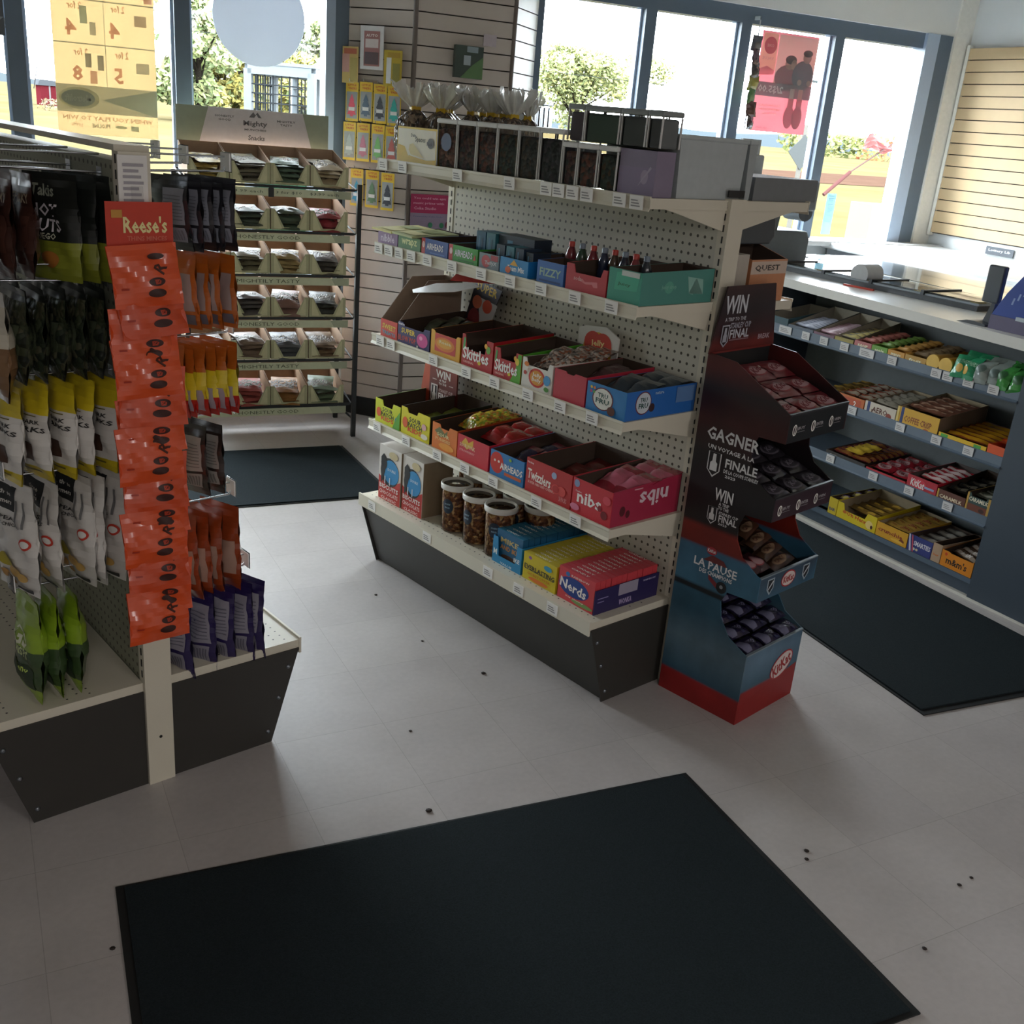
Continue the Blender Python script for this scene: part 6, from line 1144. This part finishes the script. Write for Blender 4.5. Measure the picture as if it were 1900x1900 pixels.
for px, d, H, W_, cols, lab, sd_ in [(305, 80, 9.2, 6.5, AUT, 'olive green autumn tree left of the window post, far outside', 1), (352, 84, 6.0, 4.0, YEL_, 'low yellow autumn tree beyond the left windows, left of the cage', 2), (385, 88, 8.6, 6.5, GRY, 'grey-green tree behind the round sign, left part', 3), (435, 82, 5.6, 6.0, YEL_+AUT[:1], 'yellow and green bushy tree beside the outdoor cage', 4), (500, 90, 9.6, 8.0, GRY+AUT[:2], 'tall grey-green tree behind the round sign, right part', 5), (590, 86, 9.0, 4.8, AUT, 'green tree at the right edge of the left windows', 6), (585, 76, 4.6, 3.0, YEL_, 'small yellow tree at the right edge of the left windows', 7)]:
    tree('autumn_tree', lab, xat(px, d), d, H, W_, cols, sd_, n=6500, leaf=.34, group='autumn trees beyond the left windows', base=.02)
tree('broad_tree', 'broad yellow-green tree seen through the right windows', 51.5, 100, 9.4, 12.5, ['#8f956a', '#9aa070', '#858f60', '#a5a368'], 21, n=14000, leaf=.33, base=.12)
for i, (x, y, W_, H, c, lab) in enumerate([(250, 240, 34, 7, ['#a87a50', '#b06a4a', '#9a8a5a'], 'orange distant tree clump near the road sign'), (300, 260, 40, 8, ['#8a8a5a', '#a8704a', '#7a8460'], 'mixed distant tree clump in the middle of the rightmost pane'), (345, 250, 36, 8, ['#b0704a', '#a88a5a'], 'rusty distant tree clump near the flag'), (215, 250, 30, 6, ['#a8a86a', '#8a945a'], 'pale yellow distant tree clump behind the till'), (395, 260, 44, 7, ['#8f8a5a', '#a8744a'], 'brownish distant tree clump at the right frame post')]):
    tree('distant_trees', lab, x, y, H, W_, c, 40+i, n=900, trunk=False, leaf=1.3, group='distant tree clumps', base=.0)
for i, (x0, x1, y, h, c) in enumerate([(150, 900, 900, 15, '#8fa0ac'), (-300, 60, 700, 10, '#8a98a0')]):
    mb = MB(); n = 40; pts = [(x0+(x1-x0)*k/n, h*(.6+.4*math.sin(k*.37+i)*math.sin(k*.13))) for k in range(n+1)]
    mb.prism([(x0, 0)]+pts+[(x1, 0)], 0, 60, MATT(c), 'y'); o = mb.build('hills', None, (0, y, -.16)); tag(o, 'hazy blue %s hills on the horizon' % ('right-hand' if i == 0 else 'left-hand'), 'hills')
ba = thing('red_barn', 'small red barn in the field beyond the leftmost window', 'barn', (.9*1.62, 97, -.16), .15)
MB().box(0, 0, 0, 2.6, 2.2, 1.55, MATT('#8a2a34')).build('barn_wall', ba); MB().prism([(-.2, 1.5), (2.8, 1.5), (2.6, 1.85), (0, 1.95)], -.1, 2.3, MATT('#7a7f86'), 'y').build('roof', ba); MB().box(.62, -.02, 0, .74, 0, 1.55, MATT('#b8b0b0')).build('corner_board', ba)
MB().cyl((-.5, 0, 1.2), (-.1, 0, 3.0), .04, MATT('#5a5a5a'), 6).build('pole', ba)
tree('low_bushes', 'low brown bushes in front of the red barn', 3.0, 80, .75, 3.2, ['#6f6250', '#7a6e58'], 60, n=500, trunk=False, leaf=.12, base=0)
pl_ = MB(); pl_.tube([(-30+7*k, 40, 3.75-.02*k-.0*k) for k in range(14)], .010, MATT('#55595c'), 5); tag(pl_.build('power_line'), 'thin power line crossing the left windows', 'cable')
# exchange cages outside
def cage(lab, x, y, w, h, d, rz, grid):
    t = thing('bottle_cage', lab, 'cage', (x, y, -.16), rz, 'outdoor cages'); WM = mat('#4c5256', .6); f = MB()
    for a, b_ in ((0, 0), (w, 0), (0, d), (w, d)): f.box(a-.025, b_-.025, 0, a+.025, b_+.025, h, WM)
    for z in (.1, h): 
        f.box(0, -.025, z-.03, w, .025, z+.03, WM); f.box(0, d-.025, z-.03, w, d+.025, z+.03, WM); f.box(-.025, 0, z-.03, .025, d, z+.03, WM); f.box(w-.025, 0, z-.03, w+.025, d, z+.03, WM)
    f.build('cage_frame', t); MB().box(-.03, -.03, h+.03, w+.03, d+.03, h+.05, WM).build('roof_sheet', t)
    g = MB()
    for k in range(1, int(w/grid)): g.box(k*grid-.004, -.012, .1, k*grid+.004, -.004, h, MATT('#50565a'))
    for k in range(1, int(h/grid)): g.box(0, -.014, k*grid-.004, w, -.006, k*grid+.004, MATT('#50565a'))
    for k in range(1, int(d/grid)): g.box(-.012, k*grid-.004, .1, -.004, k*grid+.004, h, MATT('#50565a'))
    for k in range(1, int(h/grid)): g.box(-.014, 0, k*grid-.004, -.006, d, k*grid+.004, MATT('#50565a'))
    g.build('mesh', t)
    for zz in (.1, .75): MB().box(.03, .05, zz, w-.03, d-.05, zz+.5, MATT('#4f9a72' if zz > .5 else '#8a9a94')).build('gas_bottles', t)
cage('white wire cage outside the left window, nearer the round sign', 1.36, 7.35, .42, 1.96, .55, -.5, .055)
cage('grey mesh cage outside, right of the white one', 1.90, 7.70, .85, 1.98, .7, 0, .11)
# sign, pole, flag and air machine outside the right windows
sp = thing('road_sign', 'back of a diamond road sign outside the right windows', 'road sign', (14.2, 17.6, -.16), -.3)
MB().box(-.04, 0, 0, .04, .06, 2.2, MATT('#a8a59a')).build('sign_post', sp); MB().prism([(0, 1.35), (.30, 1.68), (0, 2.02), (-.30, 1.68)], -.03, -.01, MATT('#7c8280'), 'y').build('sign_plate', sp)
po = MB().cyl((0, 0, 0), (0, 0, 6), .07, MATT('#9aa09a'), 10, .06).tube([(0, 0, 2.75), (-.9, 0, 2.78)], .02, MATT('#6a7070')); tag(po.build('lamp_pole', None, (11.6, 14.1, -.16)), 'grey lamp pole outside the third right pane', 'pole')
am = thing('air_machine', 'cream air pump cabinet with a hose outside the rightmost pane', 'air pump', (6.62, 7.15, -.16), -.25)
MB().box(0, 0, 0, .46, .4, 1.36, MATT('#d6cab6')).build('cabinet', am)
v_ = MB()
for k in range(8): v_.box(.16, -.006, 1.22-.035*k, .26+.02*(k % 2), -.001, 1.23-.035*k, MATT('#55524c'))
v_.build('vent', am); MB().cyl((.06, -.05, .98), (.06, 0, .98), .05, MATT('#5a5854'), 16).cyl((.06, -.07, .98), (.06, -.04, .98), .022, MATT('#3a3a38'), 12).build('gauge', am)
MB().tube([(.44+.20*math.cos(a/10)-.12, -.03, 1.46+.26*math.sin(a/10)) for a in range(8, 50, 3)], .009, MATT('#3c3c38')).build('hose', am)
fg = MB(); n = 8; vv = []
for j in range(n+1):
    for i in range(5): vv.append((j*.055, .03*math.sin(j*1.3+i), 0.045*i*(1-j*.09)+.03*math.sin(j*.9)))
fg.add(vv, [(j*5+i, (j+1)*5+i, (j+1)*5+i+1, j*5+i+1) for j in range(n) for i in range(4)], MATT('#e08a88', nz=.3, scale=6))
ft = thing('tattered_flag', 'tattered red and white flag on a tilted staff outside the rightmost pane', 'flag', (8.6, 9.6, -.16), .1)
fg.build('cloth', ft, (.02, 0, 1.80)); MB().cyl((-.50, 0, 1.30), (-.15, 0, 1.56), .020, MATT('#8a5a58'), 8).cyl((-.15, 0, 1.56), (.45, 0, 1.90), .008, MATT('#8a6a68'), 8).build('staff', ft); MB().cyl((.50, 0, 0), (.50, 0, 2.5), .03, MATT('#8a8a88'), 8).build('pole', ft)
